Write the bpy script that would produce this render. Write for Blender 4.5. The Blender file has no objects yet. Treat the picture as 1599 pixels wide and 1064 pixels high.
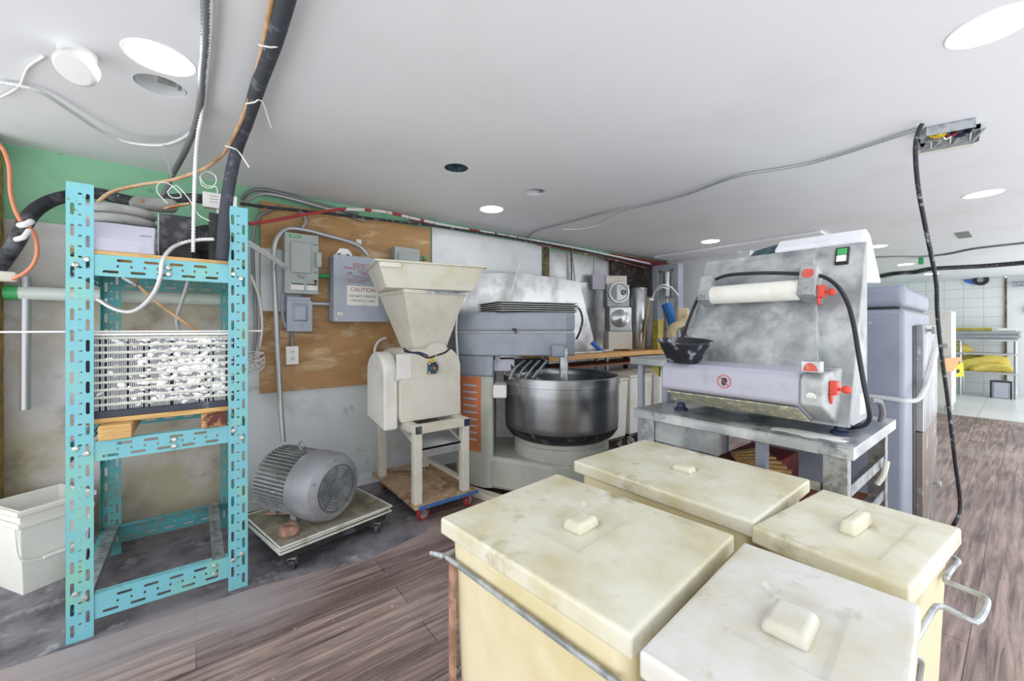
import bpy, bmesh, math, random
from mathutils import Vector, Matrix
R = math.radians
random.seed(7)
S = bpy.context.scene
COL = S.collection

# ------------------------------------------------------------------ camera
cam_d = bpy.data.cameras.new('camera')
cam = bpy.data.objects.new('camera', cam_d)
COL.objects.link(cam)
cam_d.sensor_width = 36.0
cam_d.lens = 630.0 / 1599.0 * 36.0
cam_d.shift_y = -20.0 / 1599.0
cam_d.clip_start = 0.02
cam.location = (0, 0, 1.3)
cam.rotation_euler = (R(90), 0, R(51.95 - 90))
S.camera = cam

# ------------------------------------------------------------------ world light and exposure
w = bpy.data.worlds.new('world')
S.world = w
w.use_nodes = True
bg = w.node_tree.nodes['Background']
bg.inputs[0].default_value = (0.97, 0.985, 1.0, 1)
bg.inputs[1].default_value = 2.2
S.view_settings.view_transform = 'Standard'
S.view_settings.look = 'None'
S.view_settings.exposure = 0.0
S.view_settings.gamma = 1.0
S.view_settings.use_curve_mapping = False


# ------------------------------------------------------------------ materials
def srgb(h):
    h = h.lstrip('#')
    v = [int(h[i:i + 2], 16) / 255 for i in (0, 2, 4)]
    return tuple((c / 12.92 if c <= 0.04045 else ((c + 0.055) / 1.055) ** 2.4) for c in v) + (1,)


def mat(name, col, rough=0.5, metal=0.0, dirt=None, dscale=5.0, lo=0.5, hi=0.7, stretch=(1, 1, 1),
        fine=None, fscale=60.0, flo=0.55, fhi=0.7, bump=0.0, bscale=80.0, dirt_rough=None, emit=0.0, spec=0.5, alpha=1.0, distort=0.0):
    m = bpy.data.materials.new(name)
    m.use_nodes = True
    nt = m.node_tree
    N, K = nt.nodes, nt.links
    b = N['Principled BSDF']
    b.inputs['Roughness'].default_value = rough
    b.inputs['Metallic'].default_value = metal
    b.inputs['Specular IOR Level'].default_value = spec
    b.inputs['Base Color'].default_value = srgb(col)
    b.inputs['Alpha'].default_value = alpha
    if emit:
        b.inputs['Emission Color'].default_value = srgb(col)
        b.inputs['Emission Strength'].default_value = emit
    if dirt or fine or bump:
        tc = N.new('ShaderNodeTexCoord')
        mp = N.new('ShaderNodeMapping')
        mp.inputs['Scale'].default_value = stretch
        K.new(tc.outputs['Object'], mp.inputs['Vector'])
        cur = None

        def layer(cur, c2, sc, a, z, det):
            n = N.new('ShaderNodeTexNoise')
            n.inputs['Scale'].default_value = sc
            n.inputs['Detail'].default_value = det
            n.inputs['Roughness'].default_value = 0.62
            n.inputs['Distortion'].default_value = distort
            K.new(mp.outputs[0], n.inputs['Vector'])
            r = N.new('ShaderNodeMapRange')
            r.inputs['From Min'].default_value = a
            r.inputs['From Max'].default_value = z
            K.new(n.outputs['Fac'], r.inputs['Value'])
            x = N.new('ShaderNodeMix')
            x.data_type = 'RGBA'
            K.new(r.outputs[0], x.inputs['Factor'])
            if cur is None:
                x.inputs['A'].default_value = srgb(col)
            else:
                K.new(cur, x.inputs['A'])
            x.inputs['B'].default_value = srgb(c2)
            return x.outputs['Result'], r.outputs[0]
        if dirt:
            cur, f = layer(cur, dirt, dscale, lo, hi, 7)
            if dirt_rough is not None:
                q = N.new('ShaderNodeMapRange')
                q.inputs['To Min'].default_value = rough
                q.inputs['To Max'].default_value = dirt_rough
                K.new(f, q.inputs['Value'])
                K.new(q.outputs[0], b.inputs['Roughness'])
                if metal:
                    q2 = N.new('ShaderNodeMapRange')
                    q2.inputs['To Min'].default_value = metal
                    q2.inputs['To Max'].default_value = metal * 0.3
                    K.new(f, q2.inputs['Value'])
                    K.new(q2.outputs[0], b.inputs['Metallic'])
        if fine:
            cur, f = layer(cur, fine, fscale, flo, fhi, 4)
        if cur is not None:
            K.new(cur, b.inputs['Base Color'])
        if bump:
            n = N.new('ShaderNodeTexNoise')
            n.inputs['Scale'].default_value = bscale
            n.inputs['Detail'].default_value = 5
            K.new(mp.outputs[0], n.inputs['Vector'])
            bp = N.new('ShaderNodeBump')
            bp.inputs['Strength'].default_value = bump
            bp.inputs['Distance'].default_value = 0.01
            K.new(n.outputs['Fac'], bp.inputs['Height'])
            K.new(bp.outputs[0], b.inputs['Normal'])
    return m


M = {}
M['ceiling'] = mat('ceiling_paint', '#e8eaee', 0.75, dirt='#dfe0e3', dscale=0.9, lo=0.5, hi=0.75)
M['green'] = mat('green_paint', '#8bc3a0', 0.6, dirt='#74ac8a', dscale=3, lo=0.45, hi=0.75, fine='#4d8a68', fscale=9, flo=0.66, fhi=0.76)
M['board'] = mat('white_wallboard', '#d5dade', 0.55, dirt='#a7a8a4', dscale=1.7, lo=0.5, hi=0.75, fine='#8f8b80', fscale=6, flo=0.64, fhi=0.8)
M['board_dirty'] = mat('stained_wallboard', '#d0cdd0', 0.6, dirt='#aba48e', dscale=1.8, lo=0.38, hi=0.6, fine='#837b68', fscale=4, flo=0.54, fhi=0.75)
M['white_wall'] = mat('white_wall', '#e6eaee', 0.6, dirt='#d2d7da', dscale=2, lo=0.5, hi=0.7)
M['ply'] = mat('plywood', '#b48c5c', 0.6, dirt='#8d673f', dscale=2.2, lo=0.45, hi=0.7, stretch=(0.6, 1, 1.8), fine='#d3bb98', fscale=4.5, flo=0.52, fhi=0.7, distort=0.4)
M['ply_pale'] = mat('pale_plywood', '#c4a481', 0.7, dirt='#8f6f55', dscale=6, lo=0.45, hi=0.65, fine='#e0d8cc', fscale=14, flo=0.55, fhi=0.7)
M['pine'] = mat('pine', '#d8b377', 0.6, dirt='#b98b4c', dscale=8, lo=0.4, hi=0.7, stretch=(1, 6, 6))
M['pine_dark'] = mat('stained_pine', '#c79a66', 0.6, dirt='#5b2a22', dscale=10, lo=0.5, hi=0.62)
M['maple'] = mat('butcher_block', '#d9a45c', 0.4, dirt='#c08a44', dscale=4, lo=0.4, hi=0.7, stretch=(1, 9, 9))
M['brownwood'] = mat('brown_wood', '#8a5430', 0.6, dirt='#5a3018', dscale=5, lo=0.4, hi=0.7, stretch=(1, 5, 5))
M['oldpost'] = mat('old_timber', '#7d7052', 0.8, dirt='#4c4434', dscale=10, lo=0.4, hi=0.6)
M['yellowpost'] = mat('rough_timber', '#b99a55', 0.8, dirt='#7a6236', dscale=12, lo=0.4, hi=0.65)
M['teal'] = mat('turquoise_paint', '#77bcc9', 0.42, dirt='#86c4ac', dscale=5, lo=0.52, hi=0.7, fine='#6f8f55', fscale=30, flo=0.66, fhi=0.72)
M['tealback'] = mat('turquoise_paint_shaded', '#4f9fa8', 0.5, dirt='#5a8f86', dscale=6, lo=0.45, hi=0.65)  # darker copy of the turquoise: shade at the rack's rear and sides, as colour
M['galv'] = mat('galvanised', '#b9bec2', 0.4, 0.7, dirt='#8f9498', dscale=20, lo=0.45, hi=0.6)
M['bolt'] = mat('bolt_steel', '#c9cac6', 0.35, 0.8, dirt='#8a6a4a', dscale=60, lo=0.55, hi=0.7)
M['steel'] = mat('stainless', '#c3c6c9', 0.28, 0.92, dirt='#a7abb0', dscale=3, lo=0.45, hi=0.65, dirt_rough=0.42)
M['steel_dusty'] = mat('dusty_stainless', '#9da2a5', 0.4, 0.5, dirt='#c2c6c7', dscale=4.5, lo=0.43, hi=0.62, dirt_rough=0.8, fine='#7f8488', fscale=7, flo=0.5, fhi=0.75)
M['steel_table'] = mat('table_stainless', '#b9bec2', 0.32, 0.7, dirt='#dadcdd', dscale=6, lo=0.46, hi=0.66, dirt_rough=0.7, fine='#7c8084', fscale=7, flo=0.56, fhi=0.66)
M['steel_sheet'] = mat('wall_stainless', '#c9cccf', 0.3, 0.85, dirt='#a9a8a6', dscale=2.2, lo=0.45, hi=0.68, dirt_rough=0.5, bump=0.25, bscale=5)
M['bowl'] = mat('bowl_stainless', '#a4a8ac', 0.26, 0.95, dirt='#8a8f95', dscale=1.6, lo=0.45, hi=0.7, stretch=(0.5, 0.5, 7))
M['bowl_in'] = mat('bowl_dark_band', '#23262c', 0.5, 0.3, dirt='#5d5f62', dscale=12, lo=0.5, hi=0.65)
M['greypaint'] = mat('blue_grey_paint', '#9aa2ad', 0.42, dirt='#878f9b', dscale=3, lo=0.45, hi=0.7)
M['mixer_low'] = mat('mixer_lower_paint', '#b3b7ae', 0.45, dirt='#9fa399', dscale=3, lo=0.45, hi=0.7)
M['cabpaint'] = mat('cabinet_grey', '#8d94a5', 0.42, dirt='#808898', dscale=3, lo=0.45, hi=0.7, fine='#c6cbd4', fscale=14, flo=0.66, fhi=0.75)
M['door_steel'] = mat('brushed_door', '#b6b8bd', 0.3, 0.75, dirt='#8a8c92', dscale=5, lo=0.42, hi=0.62, fine='#d6d8da', fscale=20, flo=0.6, fhi=0.7, stretch=(1, 1, 0.4))
M['door_brown'] = mat('bronze_door_foot', '#8d837f', 0.35, 0.5, dirt='#c2bfbd', dscale=9, lo=0.58, hi=0.68)
M['orange'] = mat('orange_panel', '#c47a55', 0.5, dirt='#b46c48', dscale=6, lo=0.45, hi=0.7)
M['cream'] = mat('cream_paint', '#d9d6cb', 0.5, dirt='#cac5b2', dscale=4, lo=0.48, hi=0.7, fine='#8f8670', fscale=45, flo=0.68, fhi=0.74)
M['cream_white'] = mat('white_guard_paint', '#e2e1dc', 0.5, dirt='#d0cec6', dscale=4, lo=0.5, hi=0.7)
M['tub'] = mat('yellowed_plastic', '#e0dfd2', 0.4, dirt='#d0c7a4', dscale=3.5, lo=0.5, hi=0.72, fine='#a98b4c', fscale=7, flo=0.68, fhi=0.78)
M['lid'] = mat('bin_lid_plastic', '#dfdecf', 0.38, dirt='#c5bd95', dscale=4, lo=0.43, hi=0.7, fine='#a49a74', fscale=11, flo=0.58, fhi=0.78)
M['lid_white'] = mat('bin_lid_plastic_pale', '#dcdcda', 0.36, dirt='#c8c3ac', dscale=4.5, lo=0.43, hi=0.68, fine='#a49c84', fscale=14, flo=0.58, fhi=0.78)
M['binbody'] = mat('bin_plastic', '#e2d8b6', 0.42, dirt='#d0c290', dscale=3, lo=0.48, hi=0.72)
M['whiteplastic'] = mat('white_plastic', '#ecece6', 0.4, dirt='#dcdac8', dscale=4, lo=0.5, hi=0.7)
M['white'] = mat('white_enamel', '#f1f1f0', 0.4)
M['lavender'] = mat('pale_metal_cover', '#b7b7c6', 0.45, dirt='#a4a6b2', dscale=6, lo=0.55, hi=0.7)
M['sheetwhite'] = mat('white_rear_cover', '#e9eaf2', 0.4, dirt='#d3d6de', dscale=4, lo=0.55, hi=0.7)
M['elec'] = mat('electrical_grey', '#aab3b2', 0.45, dirt='#949d9c', dscale=6, lo=0.5, hi=0.7)
M['elec_blue'] = mat('electrical_blue_grey', '#a9b2c0', 0.45, dirt='#99a2b1', dscale=5, lo=0.5, hi=0.7)
M['black'] = mat('black_plastic', '#1b1c20', 0.45, dirt='#3a3d42', dscale=25, lo=0.5, hi=0.66)
M['blackdust'] = mat('dusty_black', '#23252c', 0.6, dirt='#6d6f75', dscale=11, lo=0.5, hi=0.72, fine='#c4c6ca', fscale=50, flo=0.66, fhi=0.74)
M['bowlblack'] = mat('floury_black', '#1d2029', 0.5, dirt='#b9bcc4', dscale=13, lo=0.53, hi=0.66)
M['rubber'] = mat('pipe_insulation', '#3c3f48', 0.75, dirt='#70747c', dscale=14, lo=0.55, hi=0.7, fine='#d0d2d4', fscale=40, flo=0.7, fhi=0.76)
M['cord'] = mat('black_cord', '#24262b', 0.5, dirt='#8f9196', dscale=30, lo=0.56, hi=0.66)
M['cordblue'] = mat('machine_cord', '#20242f', 0.45)
M['bx'] = mat('armoured_conduit', '#b5b8bb', 0.38, 0.6)
M['bxwhite'] = mat('white_conduit', '#dcdedf', 0.42, 0.2)
M['bxdark'] = mat('dark_conduit', '#85888b', 0.45, 0.4)
M['wirewhite'] = mat('white_cable', '#e6e6e4', 0.5)
M['copper'] = mat('copper_tube', '#c48a5a', 0.4, 0.5, dirt='#dcc0a0', dscale=20, lo=0.5, hi=0.65)
M['tan'] = mat('tan_cable', '#cfae8a', 0.5, dirt='#b98a5e', dscale=9, lo=0.45, hi=0.6)
M['orangewire'] = mat('orange_cable', '#e08f6b', 0.5)
M['redpipe'] = mat('red_pipe', '#a8383a', 0.45, dirt='#8a2a2c', dscale=15, lo=0.5, hi=0.65)
M['redwhite'] = mat('red_white_taped_pipe', '#dcd8d6', 0.5, dirt='#a5323a', dscale=5, lo=0.52, hi=0.54, stretch=(1, 0.1, 0.1))
M['brownpipe'] = mat('brown_pipe', '#6b4a3c', 0.55, dirt='#b9a79b', dscale=10, lo=0.55, hi=0.65)
M['red'] = mat('red_plastic', '#d8493a', 0.4, dirt='#e39a8e', dscale=30, lo=0.58, hi=0.72)
M['redsticker'] = mat('red_sticker', '#cf5a4c', 0.5, dirt='#e0a49c', dscale=40, lo=0.6, hi=0.7)
M['greenplastic'] = mat('green_plastic', '#3fa661', 0.4)
M['blueplastic'] = mat('blue_anodised', '#2f6fb4', 0.35, 0.3)
M['bluepaint'] = mat('blue_edge', '#3f6aa8', 0.5, dirt='#8a94a8', dscale=20, lo=0.55, hi=0.7)
M['navy'] = mat('navy_rubber', '#26314f', 0.5)
M['rust'] = mat('rusty_iron', '#8c6a58', 0.85, dirt='#b08a76', dscale=20, lo=0.45, hi=0.6)
M['darkmetal'] = mat('dark_oily_steel', '#3b3a3d', 0.5, 0.4, dirt='#77767a', dscale=10, lo=0.52, hi=0.7)
M['motor'] = mat('motor_fins', '#a3a5a7', 0.55, 0.25, dirt='#77787a', dscale=8, lo=0.45, hi=0.65, fine='#d6d7d8', fscale=16, flo=0.6, fhi=0.72)
M['motorcap'] = mat('motor_cowl', '#92959b', 0.45, 0.25, dirt='#c4c6c9', dscale=2.4, lo=0.5, hi=0.66, fine='#5c6066', fscale=12, flo=0.62, fhi=0.74)
M['grille'] = mat('fan_grille_paint', '#5d6269', 0.5, dirt='#8a8d92', dscale=6, lo=0.5, hi=0.7)
M['tray'] = mat('tray_aluminium_shaded', '#9a9d99', 0.5, 0.2, dirt='#86898a', dscale=9, lo=0.45, hi=0.65)  # pans darker than their rims: shade between stacked trays put into the colour
M['tray_edge'] = mat('tray_edge', '#cfd2cf', 0.45, 0.1)
M['motordark'] = mat('motor_inside', '#30333a', 0.7)
M['rackwhite'] = mat('coated_wire', '#d9dcd4', 0.45, dirt='#b5b3a0', dscale=12, lo=0.52, hi=0.68)
M['rackgrey'] = mat('grimy_grille', '#a9a595', 0.55, dirt='#7d7564', dscale=6, lo=0.45, hi=0.62)
M['finlight'] = mat('aluminium_fins', '#b9bcc0', 0.5, 0.45)
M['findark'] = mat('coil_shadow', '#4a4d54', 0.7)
M['flour'] = mat('flour', '#f3f3f2', 0.95, bump=0.3, bscale=90)
M['framenavy'] = mat('dark_coil_frame', '#3a3e4c', 0.5, 0.2, dirt='#8a8d96', dscale=10, lo=0.6, hi=0.7)
M['hose'] = mat('grey_rubber_hose', '#a3a5a2', 0.6, dirt='#8a8c88', dscale=8, lo=0.45, hi=0.65)
M['glassy'] = mat('frosted_tube', '#cfd8d2', 0.25, dirt='#a9c9b4', dscale=3, lo=0.5, hi=0.7)
M['beige'] = mat('beige_casting', '#dcc9a4', 0.5, dirt='#b99f74', dscale=15, lo=0.5, hi=0.7)
M['olive'] = mat('yellowed_acrylic', '#b5a84e', 0.35, dirt='#8f8438', dscale=8, lo=0.45, hi=0.65)
M['bronze'] = mat('brown_canister', '#7a6046', 0.3, 0.6, dirt='#5a4432', dscale=8, lo=0.45, hi=0.65)
M['cable_tie'] = mat('cable_tie_nylon', '#e8e8e8', 0.4)
M['yellowcloth'] = mat('yellow_cloth', '#e3cf6a', 0.75, dirt='#cdb650', dscale=4, lo=0.45, hi=0.65)
M['yellowsign'] = mat('yellow_sign', '#d6d23c', 0.5)
M['tape_tan'] = mat('tan_board', '#dcae7c', 0.6)
M['ink'] = mat('ink', '#3a3d44', 0.6)
M['inkred'] = mat('red_ink', '#a0474a', 0.6)
M['paper'] = mat('paper_label', '#e9e9e4', 0.6, dirt='#cfcfc8', dscale=9, lo=0.55, hi=0.7)
M['bluemark'] = mat('blue_mark', '#3a6fd0', 0.5)
M['clear'] = mat('stretch_film', '#eef0f2', 0.2, alpha=0.45)
M['lamp'] = mat('lit_diffuser', '#ffffff', 0.5, emit=30.0)
M['caninner'] = mat('recess_tin', '#d3d6d8', 0.6)
M['crust'] = mat('dough_crust', '#a9a99a', 0.8, dirt='#d9d4ae', dscale=25, lo=0.5, hi=0.6, fine='#8e908c', fscale=40, flo=0.55, fhi=0.65)
M['socket'] = mat('socket_plastic', '#d6d6d5', 0.45)
M['candark'] = mat('recess_teal', '#3f5a66', 0.6, dirt='#22343c', dscale=30, lo=0.45, hi=0.6)
M['darkvoid'] = mat('dark_cavity', '#2a2224', 0.8, dirt='#5a4a40', dscale=15, lo=0.5, hi=0.65)
M['darkred'] = mat('red_oxide_beam', '#7c2a24', 0.7, dirt='#4a1a18', dscale=6, lo=0.45, hi=0.65)
M['yellow'] = mat('yellow_connector', '#e0c23a', 0.45)


def wood_floor():
    m = bpy.data.materials.new('plank_floor')
    m.use_nodes = True
    N, K = m.node_tree.nodes, m.node_tree.links
    b = N['Principled BSDF']
    tc = N.new('ShaderNodeTexCoord')
    br = N.new('ShaderNodeTexBrick')
    br.offset = 0.37
    br.inputs['Scale'].default_value = 1.0
    br.inputs['Brick Width'].default_value = 1.25
    br.inputs['Row Height'].default_value = 0.15
    br.inputs['Mortar Size'].default_value = 0.0018
    br.inputs['Mortar Smooth'].default_value = 0.2
    br.inputs['Bias'].default_value = 0.0
    br.inputs['Color1'].default_value = srgb('#a0918c')
    br.inputs['Color2'].default_value = srgb('#7d6d6b')
    br.inputs['Mortar'].default_value = srgb('#453a38')
    K.new(tc.outputs['Object'], br.inputs['Vector'])
    mp = N.new('ShaderNodeMapping')
    mp.inputs['Scale'].default_value = (1.0, 16, 1)
    K.new(tc.outputs['Object'], mp.inputs['Vector'])
    n = N.new('ShaderNodeTexNoise')
    n.inputs['Scale'].default_value = 2.2
    n.inputs['Detail'].default_value = 8
    n.inputs['Roughness'].default_value = 0.65
    n.inputs['Distortion'].default_value = 0.6
    K.new(mp.outputs[0], n.inputs['Vector'])
    r = N.new('ShaderNodeMapRange')
    r.inputs['From Min'].default_value = 0.35
    r.inputs['From Max'].default_value = 0.68
    K.new(n.outputs['Fac'], r.inputs['Value'])
    x = N.new('ShaderNodeMix'); x.data_type = 'RGBA'; x.blend_type = 'OVERLAY'
    x.inputs['Factor'].default_value = 2.2
    gm = N.new('ShaderNodeMix'); gm.data_type = 'RGBA'
    gm.inputs['A'].default_value = (0.17, 0.155, 0.16, 1)
    gm.inputs['B'].default_value = (0.78, 0.73, 0.69, 1)
    K.new(r.outputs[0], gm.inputs['Factor'])
    K.new(br.outputs['Color'], x.inputs['A'])
    K.new(gm.outputs['Result'], x.inputs['B'])
    # flour dust scuffed over the boards
    d = N.new('ShaderNodeTexNoise')
    d.inputs['Scale'].default_value = 1.3
    d.inputs['Detail'].default_value = 7
    K.new(tc.outputs['Object'], d.inputs['Vector'])
    dr = N.new('ShaderNodeMapRange')
    dr.inputs['From Min'].default_value = 0.5
    dr.inputs['From Max'].default_value = 0.8
    dr.inputs['To Max'].default_value = 0.55
    K.new(d.outputs['Fac'], dr.inputs['Value'])
    y = N.new('ShaderNodeMix'); y.data_type = 'RGBA'
    y.inputs['B'].default_value = srgb('#c4b6b1')
    K.new(dr.outputs[0], y.inputs['Factor'])
    K.new(x.outputs['Result'], y.inputs['A'])
    sp = N.new('ShaderNodeTexNoise')
    sp.inputs['Scale'].default_value = 55
    sp.inputs['Detail'].default_value = 2
    K.new(tc.outputs['Object'], sp.inputs['Vector'])
    sr = N.new('ShaderNodeMapRange')
    sr.inputs['From Min'].default_value = 0.72
    sr.inputs['From Max'].default_value = 0.76
    K.new(sp.outputs['Fac'], sr.inputs['Value'])
    z = N.new('ShaderNodeMix'); z.data_type = 'RGBA'
    z.inputs['B'].default_value = srgb('#e2dedc')
    K.new(sr.outputs[0], z.inputs['Factor'])
    K.new(y.outputs['Result'], z.inputs['A'])
    # grey film of flour and cement trodden out from the concrete strip by the wall
    sx = N.new('ShaderNodeSeparateXYZ')
    K.new(tc.outputs['Object'], sx.inputs[0])
    yr = N.new('ShaderNodeMapRange')
    yr.inputs['From Min'].default_value = 1.75
    yr.inputs['From Max'].default_value = 2.5
    K.new(sx.outputs['Y'], yr.inputs['Value'])
    xr = N.new('ShaderNodeMapRange')
    xr.inputs['From Min'].default_value = 1.6
    xr.inputs['From Max'].default_value = 0.0
    K.new(sx.outputs['X'], xr.inputs['Value'])
    ad = N.new('ShaderNodeMath'); ad.operation = 'MULTIPLY'
    K.new(yr.outputs[0], ad.inputs[0]); K.new(xr.outputs[0], ad.inputs[1])
    a2 = N.new('ShaderNodeMath'); a2.operation = 'ADD'
    K.new(ad.outputs[0], a2.inputs[0]); K.new(d.outputs['Fac'], a2.inputs[1])
    a3 = N.new('ShaderNodeMapRange')
    a3.inputs['From Min'].default_value = 0.72
    a3.inputs['From Max'].default_value = 1.2
    a3.inputs['To Max'].default_value = 0.85
    K.new(a2.outputs[0], a3.inputs['Value'])
    zz = N.new('ShaderNodeMix'); zz.data_type = 'RGBA'
    zz.inputs['B'].default_value = srgb('#a39a9d')
    K.new(a3.outputs[0], zz.inputs['Factor'])
    K.new(z.outputs['Result'], zz.inputs['A'])
    K.new(zz.outputs['Result'], b.inputs['Base Color'])
    b.inputs['Roughness'].default_value = 0.42
    return m


def tiles(name, c1, c2, mortar, w_, h_, rough, rot):
    m = bpy.data.materials.new(name)
    m.use_nodes = True
    N, K = m.node_tree.nodes, m.node_tree.links
    b = N['Principled BSDF']
    tc = N.new('ShaderNodeTexCoord')
    sx = N.new('ShaderNodeSeparateXYZ')
    K.new(tc.outputs['Object'], sx.inputs[0])
    mp = N.new('ShaderNodeCombineXYZ')
    K.new(sx.outputs[rot[0]], mp.inputs[0]); K.new(sx.outputs[rot[1]], mp.inputs[1])
    br = N.new('ShaderNodeTexBrick')
    br.offset = 0.0
    br.inputs['Scale'].default_value = 1
    br.inputs['Brick Width'].default_value = w_
    br.inputs['Row Height'].default_value = h_
    br.inputs['Mortar Size'].default_value = 0.004
    br.inputs['Color1'].default_value = srgb(c1)
    br.inputs['Color2'].default_value = srgb(c2)
    br.inputs['Mortar'].default_value = srgb(mortar)
    K.new(mp.outputs[0], br.inputs['Vector'])
    K.new(br.outputs['Color'], b.inputs['Base Color'])
    b.inputs['Roughness'].default_value = rough
    return m


M['wood_floor'] = wood_floor()
M['concrete'] = mat('dirty_concrete', '#88848a', 0.85, dirt='#58555c', dscale=3.5, lo=0.42, hi=0.62, fine='#b9b6ba', fscale=8, flo=0.58, fhi=0.76)
M['dust'] = mat('flour_film', '#b5adb0', 0.95, dirt='#958b8e', dscale=7, lo=0.4, hi=0.65)
M['walltile'] = tiles('wall_tiles', '#eceff1', '#e6eaed', '#b9bec2', 0.27, 0.19, 0.2, 'YZ')
M['floortile'] = tiles('floor_tiles', '#dfe3e2', '#d3d8d8', '#a9adad', 0.9, 0.45, 0.3, 'XY')


# ------------------------------------------------------------------ mesh helpers
class MB:
    def __init__(self):
        self.bm = bmesh.new()

    def box(self, x0, x1, y0, y1, z0, z1, mx=None):
        vs = [self.bm.verts.new(Vector(p) if mx is None else mx @ Vector(p)) for p in
              ((x0, y0, z0), (x1, y0, z0), (x1, y1, z0), (x0, y1, z0), (x0, y0, z1), (x1, y0, z1), (x1, y1, z1), (x0, y1, z1))]
        for f in ((0, 3, 2, 1), (4, 5, 6, 7), (0, 1, 5, 4), (1, 2, 6, 5), (2, 3, 7, 6), (3, 0, 4, 7)):
            self.bm.faces.new([vs[i] for i in f])
        return self

    def cbox(self, c, s, rz=0.0, rx=0.0, ry=0.0):
        mx = Matrix.Translation(c) @ Matrix.Rotation(rz, 4, 'Z') @ Matrix.Rotation(ry, 4, 'Y') @ Matrix.Rotation(rx, 4, 'X')
        return self.box(-s[0] / 2, s[0] / 2, -s[1] / 2, s[1] / 2, -s[2] / 2, s[2] / 2, mx)

    def frustum(self, a, z0, b, z1):
        """a, b: four (x, y) corners at z0 and z1"""
        v = [self.bm.verts.new((p[0], p[1], z0)) for p in a] + [self.bm.verts.new((p[0], p[1], z1)) for p in b]
        n = len(a)
        self.bm.faces.new(v[:n][::-1]); self.bm.faces.new(v[n:])
        for i in range(n):
            j = (i + 1) % n
            self.bm.faces.new((v[i], v[j], v[n + j], v[n + i]))
        return self

    def prism(self, pts, vec):
        vec = Vector(vec)
        a = [self.bm.verts.new(Vector(p)) for p in pts]
        b = [self.bm.verts.new(Vector(p) + vec) for p in pts]
        n = len(a)
        self.bm.faces.new(a[::-1]); self.bm.faces.new(b)
        for i in range(n):
            j = (i + 1) % n
            self.bm.faces.new((a[i], a[j], b[j], b[i]))
        return self

    def ring_loft(self, rings, closed=False, cap=True):
        vr = [[self.bm.verts.new(p) for p in r] for r in rings]
        n = len(vr[0])
        for i in range(len(vr) - 1 + (1 if closed else 0)):
            A, B = vr[i], vr[(i + 1) % len(vr)]
            for k in range(n):
                l = (k + 1) % n
                self.bm.faces.new((A[k], A[l], B[l], B[k]))
        if cap and not closed:
            self.bm.faces.new(vr[0][::-1]); self.bm.faces.new(vr[-1])
        return self

    def cyl(self, p0, p1, r, r2=None, n=20):
        p0, p1 = Vector(p0), Vector(p1)
        r2 = r if r2 is None else r2
        d = (p1 - p0).normalized()
        a = d.orthogonal().normalized(); b = d.cross(a)
        rings = [[p + (a * math.cos(2 * math.pi * k / n) + b * math.sin(2 * math.pi * k / n)) * q for k in range(n)] for p, q in ((p0, r), (p1, r2))]
        return self.ring_loft(rings)

    def lathe(self, prof, c=(0, 0, 0), axis=(0, 0, 1), n=40, cap=True):
        c = Vector(c); d = Vector(axis).normalized()
        a = Vector((1, 0, 0)) if abs(d.z) > 0.99 else d.orthogonal().normalized()
        b = d.cross(a)
        rings = [[c + d * h + (a * math.cos(2 * math.pi * k / n) + b * math.sin(2 * math.pi * k / n)) * max(r, 1e-4) for k in range(n)] for r, h in prof]
        return self.ring_loft(rings, cap=cap)

    def tube(self, pts, r, n=8, step=0.02, ridge=0.0, pitch=0.008, raw=False, closed=False):
        P = [Vector(p) for p in pts]
        if not raw and len(P) > 2:
            Q = []
            ext = [P[0] * 2 - P[1]] + P + [P[-1] * 2 - P[-2]]
            if closed:
                ext = [P[-1]] + P + [P[0], P[1]]
            for i in range(1, len(ext) - 2):
                p0, p1, p2, p3 = ext[i - 1:i + 3]
                m = max(2, int((p2 - p1).length / step))
                for k in range(m):
                    t = k / m
                    Q.append(0.5 * ((2 * p1) + (p2 - p0) * t + (2 * p0 - 5 * p1 + 4 * p2 - p3) * t * t + (3 * p1 - p0 - 3 * p2 + p3) * t ** 3))
            if not closed:
                Q.append(P[-1])
            P = Q
        rad = [r] * len(P)
        if ridge:
            Q, rad = [], []
            L_, acc = 0.0, 0.0
            seg = [(P[i + 1] - P[i]).length for i in range(len(P) - 1)]
            tot = sum(seg); m = max(4, int(tot / (pitch / 2)))
            i, s0 = 0, 0.0
            for k in range(m + 1):
                s = tot * k / m
                while i < len(seg) - 1 and s0 + seg[i] < s:
                    s0 += seg[i]; i += 1
                t = (s - s0) / max(seg[i], 1e-9)
                Q.append(P[i].lerp(P[i + 1], min(t, 1)))
                rad.append(r * (1 + (ridge if k % 2 else -ridge)))
            P = Q
        rings = []
        t = (P[1] - P[0]).normalized()
        a = t.orthogonal().normalized()
        for i, p in enumerate(P):
            if closed:
                t2 = (P[(i + 1) % len(P)] - P[i - 1]).normalized()
            else:
                t2 = (P[min(i + 1, len(P) - 1)] - P[max(i - 1, 0)]).normalized()
            if t2.length < 0.5:
                t2 = t
            a = (a - t2 * a.dot(t2)).normalized()
            b = t2.cross(a)
            t = t2
            rings.append([p + (a * math.cos(2 * math.pi * k / n) + b * math.sin(2 * math.pi * k / n)) * rad[i] for k in range(n)])
        return self.ring_loft(rings, closed=closed)

    def ball(self, c, r, s=(1, 1, 1), n=14, mx=None):
        m4 = Matrix.Translation(c) @ (mx if mx is not None else Matrix.Identity(4)) @ Matrix.Diagonal((r * s[0], r * s[1], r * s[2], 1))
        bmesh.ops.create_uvsphere(self.bm, u_segments=n, v_segments=max(6, n // 2 + 1), radius=1, matrix=m4)
        return self

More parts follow.
